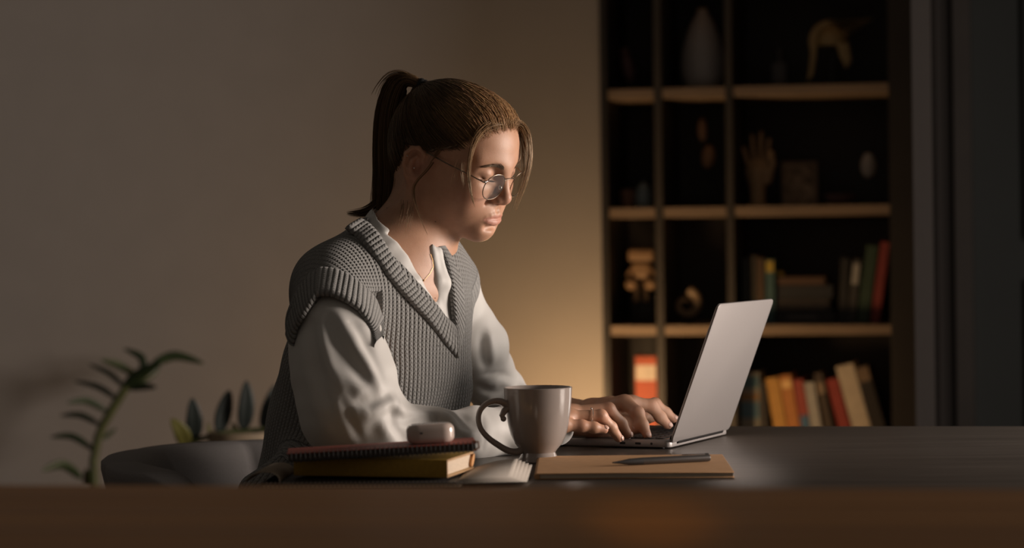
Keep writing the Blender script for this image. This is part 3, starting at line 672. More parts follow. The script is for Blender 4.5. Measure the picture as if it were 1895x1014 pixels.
# yellow hardback
y0 = Wp(828, 888, 3.145); Z1 = DZ + .0003 + .0105
yb = empty('yellow_book', (y0[0], y0[1], Z1), rd(-15), 'thick mustard yellow hardback book at the near edge of the desk', 'book')
M_mus = mat('mustard_cloth', (.44, .26, .028), .7, vary=.12, scale=200, bump=.15)
T_, LL, WW = .0235, .212, .125
MB().box((-LL, .0, 0), (0, WW, .0026), .0006, 1).box((-LL, .0, T_ - .0026), (0, WW, T_), .0006, 1).box((-LL, -.0008, 0), (0, .0022, T_), .0010, 2).done('cover', M_mus, yb)
MB().box((-LL + .004, .0023, .0027), (-.004, WW - .004, T_ - .0027), 0).done('page_block', mat('cream_pages', (.62, .50, .38), .85, vary=.14, scale=160, stretch=(1, 1, 10), bump=.15), yb)
MB().box((-.0012, .0, T_ - .0028), (.0003, WW, T_ + .0001), .0004, 1).box((-.0012, .0, -.0001), (.0003, WW, .0028), .0004, 1).box((-.0012, -.0008, 0), (.0003, .0022, T_), .0003, 1).done('cover_edge', mat('tan_edge', (.42, .25, .12), .6), yb)
MB().tube([(-LL, WW - .002, T_ / 2), (.0, WW - .002, T_ / 2)], T_ * .46, 16, flat=.45).done('spine', mat('orange_spine', (.55, .27, .10), .55), yb)
# red and black notebook on top, tilted
Z2 = Z1 + T_ + .0042
rn_ = empty('red_notebook', (Wp(706, 845, 3.17)[0], 3.185, Z2), rd(4), 'worn red and black wire bound notebook lying on the yellow book', 'notebook')
rn_.rotation_euler = (0, rd(-2.4), rd(4))
M_red = mat('worn_red_cover', (.27, .060, .040), .6, vary=.25, scale=14, bump=.1)
MB().box((-.124, -.03, .0), (.124, .055, .0012), .0004, 1).done('back_cover', M_bk, rn_)
MB().box((-.122, -.029, .0013), (.122, .053, .0098)).done('page_block', mat('dark_pages', (.075, .060, .050), .9, vary=.3, scale=120, stretch=(1, 1, 12), bump=.2), rn_)
MB().box((-.124, -.03, .0099), (.124, .055, .0111), .0004, 1).done('front_cover', M_red, rn_)
coils(rn_, -.118, .118, -.031, .0058, .0070, 40, M_bk)
MB().tube([(.118, -.031, .013), (.126, -.030, .012), (.1265, -.029, .004), (.119, -.031, .001)], .0012, 6).done('wire_end', mat('copper_wire', (.35, .17, .10), .4, .8), rn_)
# earbud case
e0 = Wp(798, 821, 3.215)
eb = empty('earbud_case', (e0[0], 3.195, Z2 + .0111 + .0030), rd(6), 'glossy white rounded earbud case on top of the red notebook', 'earbud case')
eb.rotation_euler = (0, rd(-2.4), rd(6))
M_case = mat('white_gloss', (.62, .50, .44), .18, vary=.02, bump=0, coat=.5)
def pill(z0, z1, g=0):
    b = bmesh.new(); pts = rrect(-.0315 + g, .0315 - g, -.0225 + g, .0225 - g, .0165 - g, 8); f = b.faces.new([b.verts.new((x, y, z0)) for x, y in pts]); r = bmesh.ops.extrude_face_region(b, geom=[f])
    for v in r['geom']:
        if isinstance(v, bmesh.types.BMVert): v.co.z = z1
    bmesh.ops.recalc_face_normals(b, faces=b.faces[:]); return b
b = pill(0, .0255); bmesh.ops.bevel(b, geom=[e for e in b.edges if abs(e.verts[0].co.z - e.verts[1].co.z) < 1e-6], offset=.0085, segments=6, affect='EDGES', profile=.5); g = MB(); g._add(b); g.done('shell', M_case, eb, auto=0)
MB().ball((-.013, -.0222, .0150), (.0024, .0009, .0013)).done('status_light', M_blk, eb)
# ------------------------------------------------------------------ person
person = empty('person', (-.33, 3.85, 0), 0, 'young woman with ponytail and glasses in grey knit vest, typing at the desk', 'person')
def onp(o): o.parent = person; o.matrix_parent_inverse = Matrix.Translation(-Vector(person.location)); return o
def axes(yaw, pitch, roll):
    cy, sy, cp, sp, cr, sr = math.cos(yaw), math.sin(yaw), math.cos(pitch), math.sin(pitch), math.cos(roll), math.sin(roll)
    return np.array([[cy, sy, 0], [-sy, cy, 0], [0, 0, 1]]) @ np.array([[cp, 0, sp], [0, 1, 0], [-sp, 0, cp]]) @ np.array([[1, 0, 0], [0, cr, -sr], [0, sr, cr]])
rd = math.radians
HR = axes(rd(33), rd(23.4), rd(5))
HD = Frame(Wp(846.2, 307, 3.70), HR[:, 0], HR[:, 1], HR[:, 2], .925)          # head: x forward, y her left, z up
NB = Wp(750, 472, 3.70); PEL = NB + np.array([-.172, .12, -.5])
tu = nrm(NB - PEL); tl = np.array([math.sin(rd(35)), math.cos(rd(35)), 0]); tf = np.cross(tl, tu)
TR = Frame(NB, tf, tl, tu)                                                 # torso: origin at the base of the neck
# ---- bare body: head, neck, chest, arms and hands as one surface
def skull(S, g=0.0):
    S.ell((-.022, 0, .044), (.102 + g, .078 + g, .086 + g), .02, fr=HD)
    S.ell((.038, 0, .052), (.051 + g, .062 + g, .054 + g), .04, fr=HD)
    S.ell((-.055, 0, .010), (.060 + g, .064 + g, .064 + g), .04, fr=HD)
body = SDF()
skull(body)
B = body
B.ell((.030, 0, -.012), (.056, .056, .078), .04, fr=HD)
for s in (-1, 1):
    B.cone((-.004, s * .054, -.050), (.070, s * .012, -.081), .018, .015, .035, fr=HD)
    B.cone((-.014, s * .058, -.010), (-.004, s * .054, -.052), .016, .018, .03, fr=HD)
    B.ell((.056, s * .040, -.012), (.026, .022, .020), .03, fr=HD)
    B.ell((.050, s * .034, -.044), (.030, .026, .030), .03, fr=HD)
B.ell((.0795, 0, -.079), (.0155, .0165, .0145), .022, fr=HD)
B.ell((.074, 0, -.050), (.025, .028, .026), .025, fr=HD)
for s in (-1, 1):
    B.cone((.086, s * .010, .037), (.068, s * .046, .041), .008, .008, .02, fr=HD)
    B.ell((.094, s * .033, .0205), (.014, .017, .012), .016, 's', fr=HD)
    B.ell((.0735, s * .0315, .0200), (.0150, .0165, .0140), .006, fr=HD)
    B.cone((.0865, s * .018, .0120), (.0795, s * .046, .0145), .0014, .0014, .004, 's', fr=HD)     # line under the upper lid
    B.cone((.0850, s * .019, .0070), (.0770, s * .045, .0095), .0028, .002, .006, fr=HD)       # lower lid
B.cone((.0895, 0, .030), (.1070, 0, -.0095), .0062, .0080, .016, fr=HD)
B.ell((.1090, 0, -.0145), (.0085, .0090, .0080), .008, fr=HD)
B.cone((.106, 0, -.020), (.094, 0, -.028), .005, .005, .008, fr=HD)
for s in (-1, 1):
    B.ell((.0985, s * .0110, -.0185), (.0100, .0065, .0070), .007, fr=HD)
    B.ell((.1010, s * .0062, -.0262), (.0055, .0030, .0028), .003, 's', fr=HD)
    B.cone((.092, s * .021, -.020), (.081, s * .033, -.042), .0008, .0002, .008, 's', fr=HD)       # fold beside the mouth
B.cone((.101, 0, -.031), (.1005, 0, -.041), .0014, .0018, .005, 's', fr=HD)
B.cone((.097, -.012, -.069), (.097, .012, -.069), .003, .003, .012, 's', fr=HD)
def face_at(y, z, off=0.0):
    """point of the face surface at lateral y and height z of the head frame"""
    x = .145
    for _ in range(90):
        v = body.ev(HD.p((x, y, z))[None])[0] / HD.k
        if v < .0002: break
        x -= max(v * .7, .0003)
    return np.array([x + off, y, z])
up_ = [(0, -.0475), (.006, -.0462), (.013, -.0480), (.020, -.0508), (.0265, -.0538)]; lo_ = [(0, -.0588), (.008, -.0584), (.016, -.0570), (.0235, -.0552)]; sl_ = [(0, -.0527), (.008, -.0522), (.016, -.0530), (.0225, -.0538), (.0275, -.0545)]
U_ = {s: [face_at(s * y, z, -.0028) for y, z in up_] for s in (-1, 1)}; L_ = {s: [face_at(s * y, z, -.0028) for y, z in lo_] for s in (-1, 1)}
for s in (-1, 1): B.chain(U_[s], [.0036, .0040, .0036, .0026, .0014], .004, fr=HD); B.chain(L_[s], [.0050, .0048, .0036, .0016], .005, fr=HD)
S_ = {s: [face_at(s * y, z, .0002) for y, z in sl_] for s in (-1, 1)}
for s in (-1, 1): B.chain(S_[s], [.0011, .0012, .0012, .0012, .0012], .0025, 's', fr=HD)
for s in (-1, 1):                                                              # ears
    E0 = HD.p((-.024, s * .0775, -.007)); en = nrm(HD.R @ np.array([.34, s * .94, .0])); eu = nrm(HD.R @ np.array([-.28, 0, .96])); eu = nrm(eu - en * (eu @ en)); ef = np.cross(eu, en) * s
    ef = ef if ef @ HD.R[:, 0] > 0 else -ef
    EF = Frame(E0, ef, en, eu)
    B.ell((-.003, .001, .003), (.016, .005, .028), .006, fr=EF)
    B.ell((.001, .001, -.024), (.0085, .0042, .0100), .006, fr=EF)
    B.ell((.003, .008, -.001), (.0090, .0070, .0115), .004, 's', fr=EF)
    B.ell((-.003, .008, .017), (.0095, .0052, .0085), .004, 's', fr=EF)
    B.chain([(.010, .004, .012), (.013, .005, .022), (.005, .006, .0315), (-.006, .006, .031), (-.0155, .006, .022), (-.0190, .006, .006), (-.0155, .006, -.010), (-.008, .005, -.020)], .0031, .003, fr=EF)
    B.chain([(.002, .006, .018), (-.006, .0065, .012), (-.009, .0065, .000), (-.005, .006, -.012), (.004, .006, -.014)], .0027, .004, fr=EF)
    B.ell((.011, .004, -.004), (.004, .0045, .006), .004, fr=EF)
    if s == -1: EARF = EF
NT_ = NB + np.array([0.0, 0, 0])
B.cone(HD.p((-.040, 0, -.020)), NB + tu * .0 - tf * .004, .050, .051, .035)
B.cone(HD.p((-.004, 0, -.050)), TR.p((.012, 0, -.020)), .030, .033, .04)
B.cone(HD.p((-.032, -.055, -.030)), TR.p((.042, -.010, -.030)), .011, .010, .018)    # neck muscle
B.cone(HD.p((-.032, .055, -.030)), TR.p((.042, .010, -.030)), .011, .010, .018)
for s in (-1, 1):
    B.cone((-.015, s * .03, .005), (-.005, s * .130, -.050), .044, .044, .05, fr=TR)
    B.cone((.063, s * .016, -.034), (.035, s * .13, -.020), .009, .009, .02, fr=TR)
B.ell((.012, 0, -.14), (.085, .130, .17), .05, fr=TR)
B.ell((.020, 0, -.36), (.080, .125, .18), .06, fr=TR)
SHR, SHL = TR.p((-.005, -.140, -.055)), TR.p((-.010, .140, -.055))
ELR, WRR = Wp(700, 803, 3.43), Wp(992, 783, 3.605)
ELL, WRL = Wp(935, 742, 3.96), Wp(1088, 768, 3.80)
B.chain([SHR, ELR], [.040, .030], .03); B.chain([ELR, Wp(790, 803, 3.485), Wp(880, 800, 3.56), WRR], [.028, .026, .024, .0215], .02)
B.chain([SHL, ELL], [.038, .028], .03); B.chain([ELL, WRL], [.028, .0215], .02)
HANDS = []
def hand(wrist, mcp, fingers, palm_r, thumb=None, fr=None):
    for m in mcp: B.chain([wrist * .85 + m * .15, m], [.0165, palm_r], .016)
    for a, b in zip(mcp, mcp[1:]): B.cone(wrist * .5 + a * .5, wrist * .5 + b * .5, .013, .013, .014); B.cone(a * .85 + wrist * .15, b * .85 + wrist * .15, .0095, .0095, .012)
    for m, f in zip(mcp, fingers):
        pts = [m] + f[0]; R = f[1]
        B.ell(m, palm_r * .90, .008)
        for a, b, r1, r2 in zip(pts, pts[1:], R, R[1:]): B.cone(a, b, r1, r2, .0045)
        for p, r in zip(pts[1:-1], R[1:-1]): B.ell(p, r * 1.0, .004)
        HANDS.append((pts, R))
    if thumb: B.chain([wrist * .7 + mcp[-1] * .3] + thumb[0], thumb[1], .01); HANDS.append((thumb[0], thumb[1][1:]))
X = Wp
hand(WRR, [X(1042, 786, 3.590), X(1054, 772, 3.615), X(1060, 764, 3.640), X(1062, 762, 3.665)],
     [([X(1076, 788, 3.595), X(1099, 791, 3.600), X(1118, 795, 3.605)], [.0098, .0088, .0080, .0066]),
      ([X(1112, 770, 3.622), X(1131, 791, 3.632), X(1145, 810.5, 3.640)], [.0105, .0095, .0085, .0068]),
      ([X(1126, 757, 3.655), X(1149, 783, 3.668), X(1162, 803.5, 3.676)], [.0108, .0098, .0088, .0070]),
      ([X(1122, 764, 3.690), X(1147, 788, 3.694), X(1159, 810, 3.690)], [.0105, .0095, .0085, .0068])], .0115,
     ([X(1068, 790, 3.69), X(1100, 799, 3.72), X(1126, 803, 3.735)], [.014, .0120, .0105, .0080]))
hand(WRL, [X(1157, 745, 3.745), X(1170, 746, 3.77), X(1178, 750, 3.79), X(1170, 758, 3.815)],
     [([X(1180, 764, 3.715), X(1189.5, 787, 3.700), X(1198, 806, 3.690)], [.0110, .0098, .0086, .0068]),
      ([X(1206, 751, 3.775), X(1222, 772, 3.775), X(1236, 787, 3.775)], [.0110, .0100, .0088, .0070]),
      ([X(1212, 748, 3.815), X(1232, 764, 3.82), X(1247, 775, 3.82)], [.0105, .0095, .0084, .0068]),
      ([X(1186, 770, 3.85), X(1200, 773, 3.86), X(1208, 774, 3.865)], [.0095, .0085, .0078, .0064])], .0115,
     ([X(1130, 775, 3.735), X(1156, 786, 3.715), X(1172, 795, 3.705)], [.016, .0130, .0110, .0085]))
BV, BF = body.mesh(.0018)
BV, BF = main_body(BV, BF, 1); BV = relax(BV, BF, 2, .4)
# skin tint: lips, cheeks, ears, nose and knuckles redder
H = HD.inv(BV); col = np.tile(np.array([.52, .285, .180]), (len(BV), 1)); ah = np.abs(H[:, 1])
def blend(wt, c):
    global col
    wt = np.clip(wt, 0, 1)[:, None]; col = col * (1 - wt) + np.array(c) * wt
gauss = lambda c, r: np.exp(-(((np.stack([H[:, 0], ah, H[:, 2]], 1) - np.array(c)) / np.array(r)) ** 2).sum(1))
blend(.55 * gauss((.07, .045, -.02), (.03, .022, .018)), (.56, .26, .18))
blend(.5 * gauss((.11, 0, -.015), (.012, .014, .012)), (.56, .25, .17))
blend(.6 * gauss((-.024, .08, -.006), (.025, .015, .035)), (.55, .24, .16))
lipz = H[:, 2] - (-.0525); yy = ah / .0270
inl = (H[:, 0] > .078) & (yy < 1); up = .0095 * (1 - yy ** 1.6) * np.where(ah < .004, .86, 1); dn = .0125 * (1 - yy ** 2) ** .8 if False else .0125 * np.sqrt(np.clip(1 - yy ** 2, 0, 1))
lw = np.where(inl, sstep(0, .0022, np.minimum(up - lipz - .0008 * 0, lipz + dn)), 0)
blend(.7 * lw, (.50, .215, .165))
blend(.5 * gauss((.082, .032, .019), (.012, .016, .007)), (.50, .27, .18))
for pts, R in HANDS:
    for q in (pts[-1], pts[1]):
        blend(.35 * np.exp(-((BV - q) ** 2).sum(1) / .011 ** 2), (.58, .24, .17))
t = NT('skin'); at = t.n('ShaderNodeAttribute', attribute_name='tint'); nz = t.n('ShaderNodeTexNoise', i_Scale=60.0, i_Detail=4.0)
tc = t.n('ShaderNodeTexCoord'); t.l(tc.outputs['Object'], nz.inputs['Vector'])
mx = t.n('ShaderNodeMix', data_type='RGBA', blend_type='MULTIPLY'); mx.inputs[0].default_value = .25
rr = t.n('ShaderNodeValToRGB'); rr.color_ramp.elements[0].color = (.62, .5, .42, 1); rr.color_ramp.elements[0].position = .3; rr.color_ramp.elements[1].color = (1, 1, 1, 1); rr.color_ramp.elements[1].position = .6
t.l(nz.outputs[0], rr.inputs[0]); t.l(at.outputs['Color'], mx.inputs[6]); t.l(rr.outputs[0], mx.inputs[7]); t.l(mx.outputs[2], t.b.inputs['Base Color'])
t.b.inputs['Roughness'].default_value = .48; t.b.inputs['Subsurface Weight'].default_value = .12; t.b.inputs['Subsurface Radius'].default_value = (1, .35, .2); t.b.inputs['Subsurface Scale'].default_value = .006
n2 = t.n('ShaderNodeTexNoise', i_Scale=900.0, i_Detail=2.0); t.l(tc.outputs['Object'], n2.inputs['Vector']); t.bump(n2.outputs[0], .25, .0006)
M_skin = t.m
bo = onp(np_mesh('body', BV, BF, M_skin, cols=col))
# fingernails
M_nail = mat('nail', (.60, .36, .28), .25, vary=.03, bump=0, coat=.3)
for pts, R in HANDS:
    d = nrm(pts[-1] - pts[-2]); n = np.array([0, 0, 1.0]) * .8 + np.array([0, -.6, 0]); n = nrm(n - d * (n @ d)); s_ = np.cross(d, n); r = R[-1]
    o = MB().ball((0, 0, 0), (r * .66, r * .60, r * .26), u=14, v=8).done('fingernail', M_nail)
    c = pts[-1] + n * r * .84 + d * r * .25; dd = nrm(d - n * .12); nn = nrm(n - dd * (n @ dd)); ss = np.cross(nn, dd)
    o.matrix_world = Matrix(((dd[0], ss[0], nn[0], c[0]), (dd[1], ss[1], nn[1], c[1]), (dd[2], ss[2], nn[2], c[2]), (0, 0, 0, 1)))
    mw = o.matrix_world.copy(); o.data.transform(mw); o.matrix_world = Matrix(); onp(o)
# ---- knit vest
def vcut(base, tip, rgt, lft):
    """V opening through three photo points of the garment, cut along the torso's forward axis; negative inside the opening"""
    T, R_, L_ = [TR.inv(Wp(*c, base.trace(*c)))[1:] for c in (tip, rgt, lft)]
    def line(A, Bp, out):
        d = (Bp - A) / np.linalg.norm(Bp - A); n = np.array([-d[1], d[0]]); return A, (n if n @ out > 0 else -n), d
    lr = line(T, R_, np.array([-1.0, 0])); ll = line(T, L_, np.array([1.0, 0]))
    def f(P):
        q = TR.inv(P); yz = q[:, 1:]
        er, el = (yz - lr[0]) @ lr[1], (yz - ll[0]) @ ll[1]
        return np.maximum(er, el), np.where(er > el, (yz - lr[0]) @ lr[2], (yz - ll[0]) @ ll[2]), q
    return f
sleeve = [Wp(616, 592, 3.515), Wp(622, 630, 3.49), Wp(634, 690, 3.46), Wp(655, 752, 3.435), Wp(700, 797, 3.43), Wp(790, 803, 3.485), Wp(880, 801, 3.56), Wp(960, 796, 3.60), Wp(1030, 791, 3.618)]
SLR = [.052, .060, .067, .064, .044, .034, .033, .032, .027]
slv = SDF(); slv.cone(SHR, sleeve[0], .047, .052, .02); slv.chain(sleeve, SLR, .03)
vest = SDF(); Vv = vest
for s in (-1, 1):
    Vv.cone((-.012, s * .045, -.002), (-.004, s * (.140 if s < 0 else .130), -.050), .060, .056, .05, fr=TR)
    Vv.ell((.062, s * .062, -.20), (.068, .068, .085), .07, fr=TR)
Vv.cone(TR.p((-.004, -.140, -.055)), Wp(612, 600, 3.50), .056, .066, .05)
Vv.ell((.016, 0, -.15), (.108, .146, .18), .06, fr=TR)
Vv.ell((.032, 0, -.36), (.106, .146, .22), .08, fr=TR)
Vv.ell((-.014, -.005, -.24), (.094, .138, .19), .06, fr=TR)
Vv.ell((.004, 0, -.44), (.105, .145, .10), .06, fr=TR)
Vv.cone(Wp(536, 862, 3.62), Wp(486, 912, 3.62), .030, .034, .035)
vest_base = vest.copy()
VC = vcut(vest_base, (841, 606), (703, 450), (836, 520))
def vneck(P):
    e, s_, q = VC(P); return np.maximum(e, -(q[:, 0] + .035))
def neckhole(P):
    x, y, z = TR.inv(P).T; return np.maximum(np.hypot(x + .016, y + .010) - .060, -.015 - z)
AX0, AZ0, ARX, ARZ = .050, -.165, .070, .122
def armhole_far(P):
    x, y, z = TR.inv(P).T
    X_, Z_ = (x - AX0 + .25 * (z - AZ0)) / ARX, (z - AZ0) / ARZ; f = np.maximum(np.hypot(X_, Z_), 1e-6)
    e = (f - 1) / np.maximum(np.hypot(X_ / ARX / f, Z_ / ARZ / f), 1)
    return np.maximum(e, .092 - y)
both = SDF(); both.ops = list(vest_base.ops) + list(slv.ops)
A_IN = [(693, 640), (692, 612), (684, 597), (666, 572), (640, 555), (612, 544), (586, 544), (574, 562), (560, 585), (546, 610), (540, 640)]
A_OUT = [(711, 624), (707, 588), (694, 549), (669, 525), (648, 509), (621, 497), (592, 494), (570, 508), (550, 536), (539, 575), (531, 615)]
def on(S, pts, off=0.0):
    d = [S.trace(x, y) for x, y in pts]; ok = [i for i, v in enumerate(d) if v]
    return [Wp(x, y, float(np.interp(i, ok, [d[k] for k in ok])) - off) for i, (x, y) in enumerate(pts)]
hq_ = [TR.inv(v) for v in on(both, A_IN)]
POLY = np.array([(v[0] - (.014 if i < 4 else 0), v[2]) for i, v in enumerate(hq_)] + [(hq_[-1][0] - .01, hq_[-1][2] - .10), (hq_[-1][0] + .03, -.36), (hq_[0][0] - .055, -.36), (hq_[0][0] - .035, -.20)])
def armhole_near(P):
    x, y, z = TR.inv(P).T; pt = np.stack([x, z], 1); d = np.full(len(P), 9.0); ins = np.zeros(len(P), bool)
    for A, Bp in zip(POLY, np.roll(POLY, -1, 0)):
        ba = Bp - A; h = np.clip((pt - A) @ ba / (ba @ ba), 0, 1); d = np.minimum(d, np.linalg.norm(pt - A - h[:, None] * ba, axis=1))
        c = ((A[1] > z) != (Bp[1] > z)) & (x < (Bp[0] - A[0]) * (z - A[1]) / (Bp[1] - A[1] + 1e-12) + A[0]); ins ^= c
    return np.maximum(np.where(ins, -d, d), y + .128)
vest.fn(vneck, 's', .004); vest.fn(neckhole, 's', .004)
vest.fn(armhole_near, 's', .004); vest.fn(armhole_far, 's', .006)
def vest_post(P, g):
    x, y, z = TR.inv(P).T
    return .0035 * np.sin(y * 42 + 2.5 * np.sin(z * 15) + 9 * x) * sstep(-.10, -.22, z)
vest.post = vest_post
VV, VF = vest.mesh(.0023)
VV, VF = main_body(VV, VF, 1); VV = relax(VV, VF, 1, .4)
q = TR.inv(VV); x, y, z = q.T; nV = vest_base.grad(VV, .004) @ TR.R
T0 = .0076; wy = np.abs(nV[:, 1]) > .80
ru = np.where(wy, x, y) / T0; rv = np.where(z < -.08, z, -.08 + .11 * np.arctan2(z + .08, x + .02))
dF = armhole_far(VV); fb = (dF < .032) & (y > .10)
ru = np.where(fb, np.arctan2((z - AZ0) / ARZ, (x - AX0) / ARX) * 11, ru); rv = np.where(fb, dF, rv)
knit = np.stack([ru, rv, fb.astype(float)], 1)
def ribbon(name, inner, outer, S, off=.0035, thick=.0050, n=150, m=9, period=.0079, par=None):
    """ribbed band lying on a surface between an inner and an outer edge"""
    fit = lambda pts, f: np.stack([np.interp(np.linspace(0, 1, n), np.linspace(0, 1, len(pts)), np.asarray(pts)[:, c]) for c in range(3)], 1)
    def smooth(a, it=10):
        for _ in range(it): a[1:-1] = .5 * a[1:-1] + .25 * (a[:-2] + a[2:])
        return a
    I, O = smooth(fit(on(S, inner, off), 0)), smooth(fit(on(S, outer, off), 0)); rows = []
    mid = .5 * (I + O); s_ = np.concatenate([[0], np.cumsum(np.linalg.norm(np.diff(mid, axis=0), axis=1))]); wd = np.linalg.norm(I - O, axis=1).mean()
    nm = np.cross(np.gradient(mid, axis=0), O - I); nm /= np.linalg.norm(nm, axis=1)[:, None]; nm *= np.sign((nm @ (CAM - mid.mean(0))).mean())
    V, K = [], []
    for side in (1, -1):
        for w_ in np.linspace(0, 1, m):
            w2 = w_ if side == 1 else 1 - w_
            pr = (1 - abs(2 * w2 - 1) ** 6)
            V.append(I * (1 - w2) + O * w2 + nm * (side * thick * (.25 + .75 * pr) if side == 1 else -thick * .8)); K.append(np.stack([s_ / period, np.full(n, w2 * wd), np.ones(n)], 1))
    V = np.stack(V, 1); K = np.stack(K, 1); c = 2 * m; idx = np.arange(n * c).reshape(n, c); F = np.stack([idx[:-1], np.roll(idx, -1, 1)[:-1], np.roll(idx, -1, 1)[1:], idx[1:]], -1).reshape(-1, 4)
    V = V.reshape(-1, 3); f0 = F[len(F) // 2]; 
    return np_mesh(name, V, F, M_knit, attrs={'knit': K.reshape(-1, 3)})
t = NT('knit_wool'); at = t.n('ShaderNodeAttribute', attribute_name='knit'); sx = t.n('ShaderNodeSeparateXYZ'); t.l(at.outputs['Vector'], sx.inputs[0])
def mth(op, a_, b_=None, c_=None):
    m = t.n('ShaderNodeMath', operation=op)
    for i, v in enumerate((a_, b_, c_)):
        if v is None: continue
        if isinstance(v, (int, float)): m.inputs[i].default_value = v
        else: t.l(v, m.inputs[i])
    return m.outputs[0]
U, Vc, BD = sx.outputs[0], sx.outputs[1], sx.outputs[2]
rib = mth('POWER', mth('ABSOLUTE', mth('SINE', mth('MULTIPLY', U, math.pi))), .55)
fr_ = mth('ABSOLUTE', mth('SUBTRACT', mth('FRACT', U), .5))                       # 0 at the crest of a rib
sti = mth('SINE', mth('ADD', mth('MULTIPLY', Vc, 2 * math.pi / .0058), mth('MULTIPLY', fr_, 5.0)))
nz = t.n('ShaderNodeTexNoise', i_Scale=420.0, i_Detail=3.0); tc = t.n('ShaderNodeTexCoord'); t.l(tc.outputs['Object'], nz.inputs['Vector'])
amp = mth('MULTIPLY_ADD', BD, -.16, .24)
hgt_ = mth('ADD', mth('MULTIPLY_ADD', sti, amp, mth('MULTIPLY', rib, 1.0)), mth('MULTIPLY', nz.outputs[0], .30))
rr = t.n('ShaderNodeValToRGB'); rr.color_ramp.elements[0].color = (.21, .205, .195, 1); rr.color_ramp.elements[1].color = (.31, .305, .295, 1); rr.color_ramp.elements[0].position = .3; rr.color_ramp.elements[1].position = .7
t.l(nz.outputs[0], rr.inputs[0]); t.l(rr.outputs[0], t.b.inputs['Base Color']); t.b.inputs['Roughness'].default_value = .9; t.b.inputs['Sheen Weight'].default_value = .12; t.b.inputs['Specular IOR Level'].default_value = .2
t.bump(hgt_, 1.0, .0030)
M_knit = t.m
vest_o = onp(np_mesh('knit_vest', VV, VF, M_knit, attrs={'knit': knit}))
def onv(o): o.parent = vest_o; o.matrix_parent_inverse = Matrix.Identity(4); return o
onv(ribbon('armhole_band', A_IN, A_OUT, both))
onv(ribbon('neck_band', [(668, 404), (684, 413), (700, 430), (714, 452), (735, 487), (758, 519), (785, 547), (812, 573), (832, 592), (841, 601)], [(640, 420), (655, 434), (672, 450), (688, 468), (716, 508), (738, 535), (766, 566), (794, 596), (824, 636), (847, 663)], vest_base))
onv(ribbon('neck_band', [(810, 458), (818, 470), (827, 492), (834, 520), (838, 560), (841, 601)], [(822, 456), (836, 478), (850, 510), (858, 550), (860, 606), (847, 663)], vest_base))
# ---- white shirt: chest, collar and sleeves
shirt = SDF(); Sx = shirt
for s in (-1, 1): Sx.cone((-.012, s * .04, .000), (-.004, s * .132, -.052), .052, .048, .05, fr=TR)
Sx.ell((.014, 0, -.145), (.093, .136, .175), .05, fr=TR)
Sx.ell((.020, 0, -.36), (.092, .132, .19), .06, fr=TR)
Sx.ell((.055, 0, -.15), (.060, .10, .10), .05, fr=TR)
chest = shirt.copy(); LAP = []
SC_ = vcut(chest, (815, 580), (735, 450), (792, 458))
def sv(P):
    e, s_, q = SC_(P); return np.maximum(e, -(q[:, 0] - .005))
for pts, r in (([(800, 457), (812, 520), (821, 578)], .0075), ([(813, 462), (823, 525), (829, 585)], .0085), ([(829, 480), (835, 530), (838, 590)], .0085), ([(731, 455), (772, 520), (808, 576)], .0055), ([(720, 458), (760, 522), (798, 580)], .0060)):
    LAP.append(([Wp(a_, b_, body.trace(a_, b_) + .001) for a_, b_ in pts], r))
# collar standing round the back of the neck
Sx.chain([TR.p((-.014, 0, .005)), TR.p((-.004, 0, .046))], [.071, .066], .015)
Sx.fn(sv, 's', .003)
def collar_top(P):
    x, y, z = TR.inv(P).T; return .044 - .30 * x - z
Sx.fn(collar_top, 's', .004)
def hollow(P):
    x, y, z = TR.inv(P).T; return np.maximum(np.hypot(x + .008, y) - .0625, .012 - z)
Sx.fn(hollow, 's', .003)
for a_, b_ in LAP: Sx.chain(a_, [b_ * .55, b_, b_ * .9], .010)
Sx.cone(SHR, sleeve[0], .047, .052, .02); Sx.chain(sleeve, SLR, .03)
Sx.ell(Wp(640, 770, 3.43), (.052, .05, .055), .04)
Sx.chain([SHL, Wp(882, 640, 3.86), Wp(898, 690, 3.92), Wp(925, 735, 3.96), Wp(985, 768, 3.91), Wp(1068, 772, 3.825)], [.046, .044, .042, .036, .030, .028], .03)
Sx.ell(Wp(938, 706, 3.95), (.0235, .03, .019), .012)
base_shirt = shirt.copy(); FOLDS = []
def fold(pts, amp, wid):
    P = []
    for px, py in pts:
        d = base_shirt.trace(px, py)
        if d: P.append(Wp(px, py, d))
    if len(P) > 1: FOLDS.append((np.array(P), amp, wid))
fold([(606, 590), (622, 625), (642, 655), (664, 685), (686, 715)], -.0060, .011)          # long valley down the upper arm
fold([(622, 578), (640, 612), (662, 645), (684, 682), (704, 722)], .0060, .012)
fold([(655, 600), (676, 640), (696, 680), (708, 705)], -.0040, .009)
fold([(592, 590), (598, 640), (612, 690), (634, 730), (660, 748)], .0050, .010)
fold([(578, 600), (584, 655), (598, 705), (622, 760)], -.0045, .010)
fold([(563, 620), (570, 690), (590, 760), (618, 815)], .0045, .012)
fold([(600, 700), (622, 752), (645, 812)], .0025, .006); fold([(612, 690), (640, 752), (668, 815)], -.0025, .006)
fold([(634, 722), (655, 742), (684, 748), (708, 738), (722, 728)], -.0070, .010)           # crease in the crook of the elbow
fold([(664, 764), (690, 758), (716, 746), (734, 744)], .0075, .011)
fold([(734, 746), (742, 756), (740, 766)], .0060, .008)
fold([(722, 756), (729, 772), (750, 774), (770, 768)], -.0065, .008)
fold([(742, 770), (770, 764), (805, 764)], .0045, .008)
fold([(700, 776), (716, 800), (736, 826)], .0035, .009); fold([(720, 780), (738, 802), (758, 826)], -.0030, .008)
fold([(815, 764), (830, 774), (846, 792), (872, 806)], .0055, .008); fold([(806, 772), (820, 788), (838, 806)], -.0045, .007)
fold([(850, 764), (866, 780), (884, 790)], -.0030, .007)
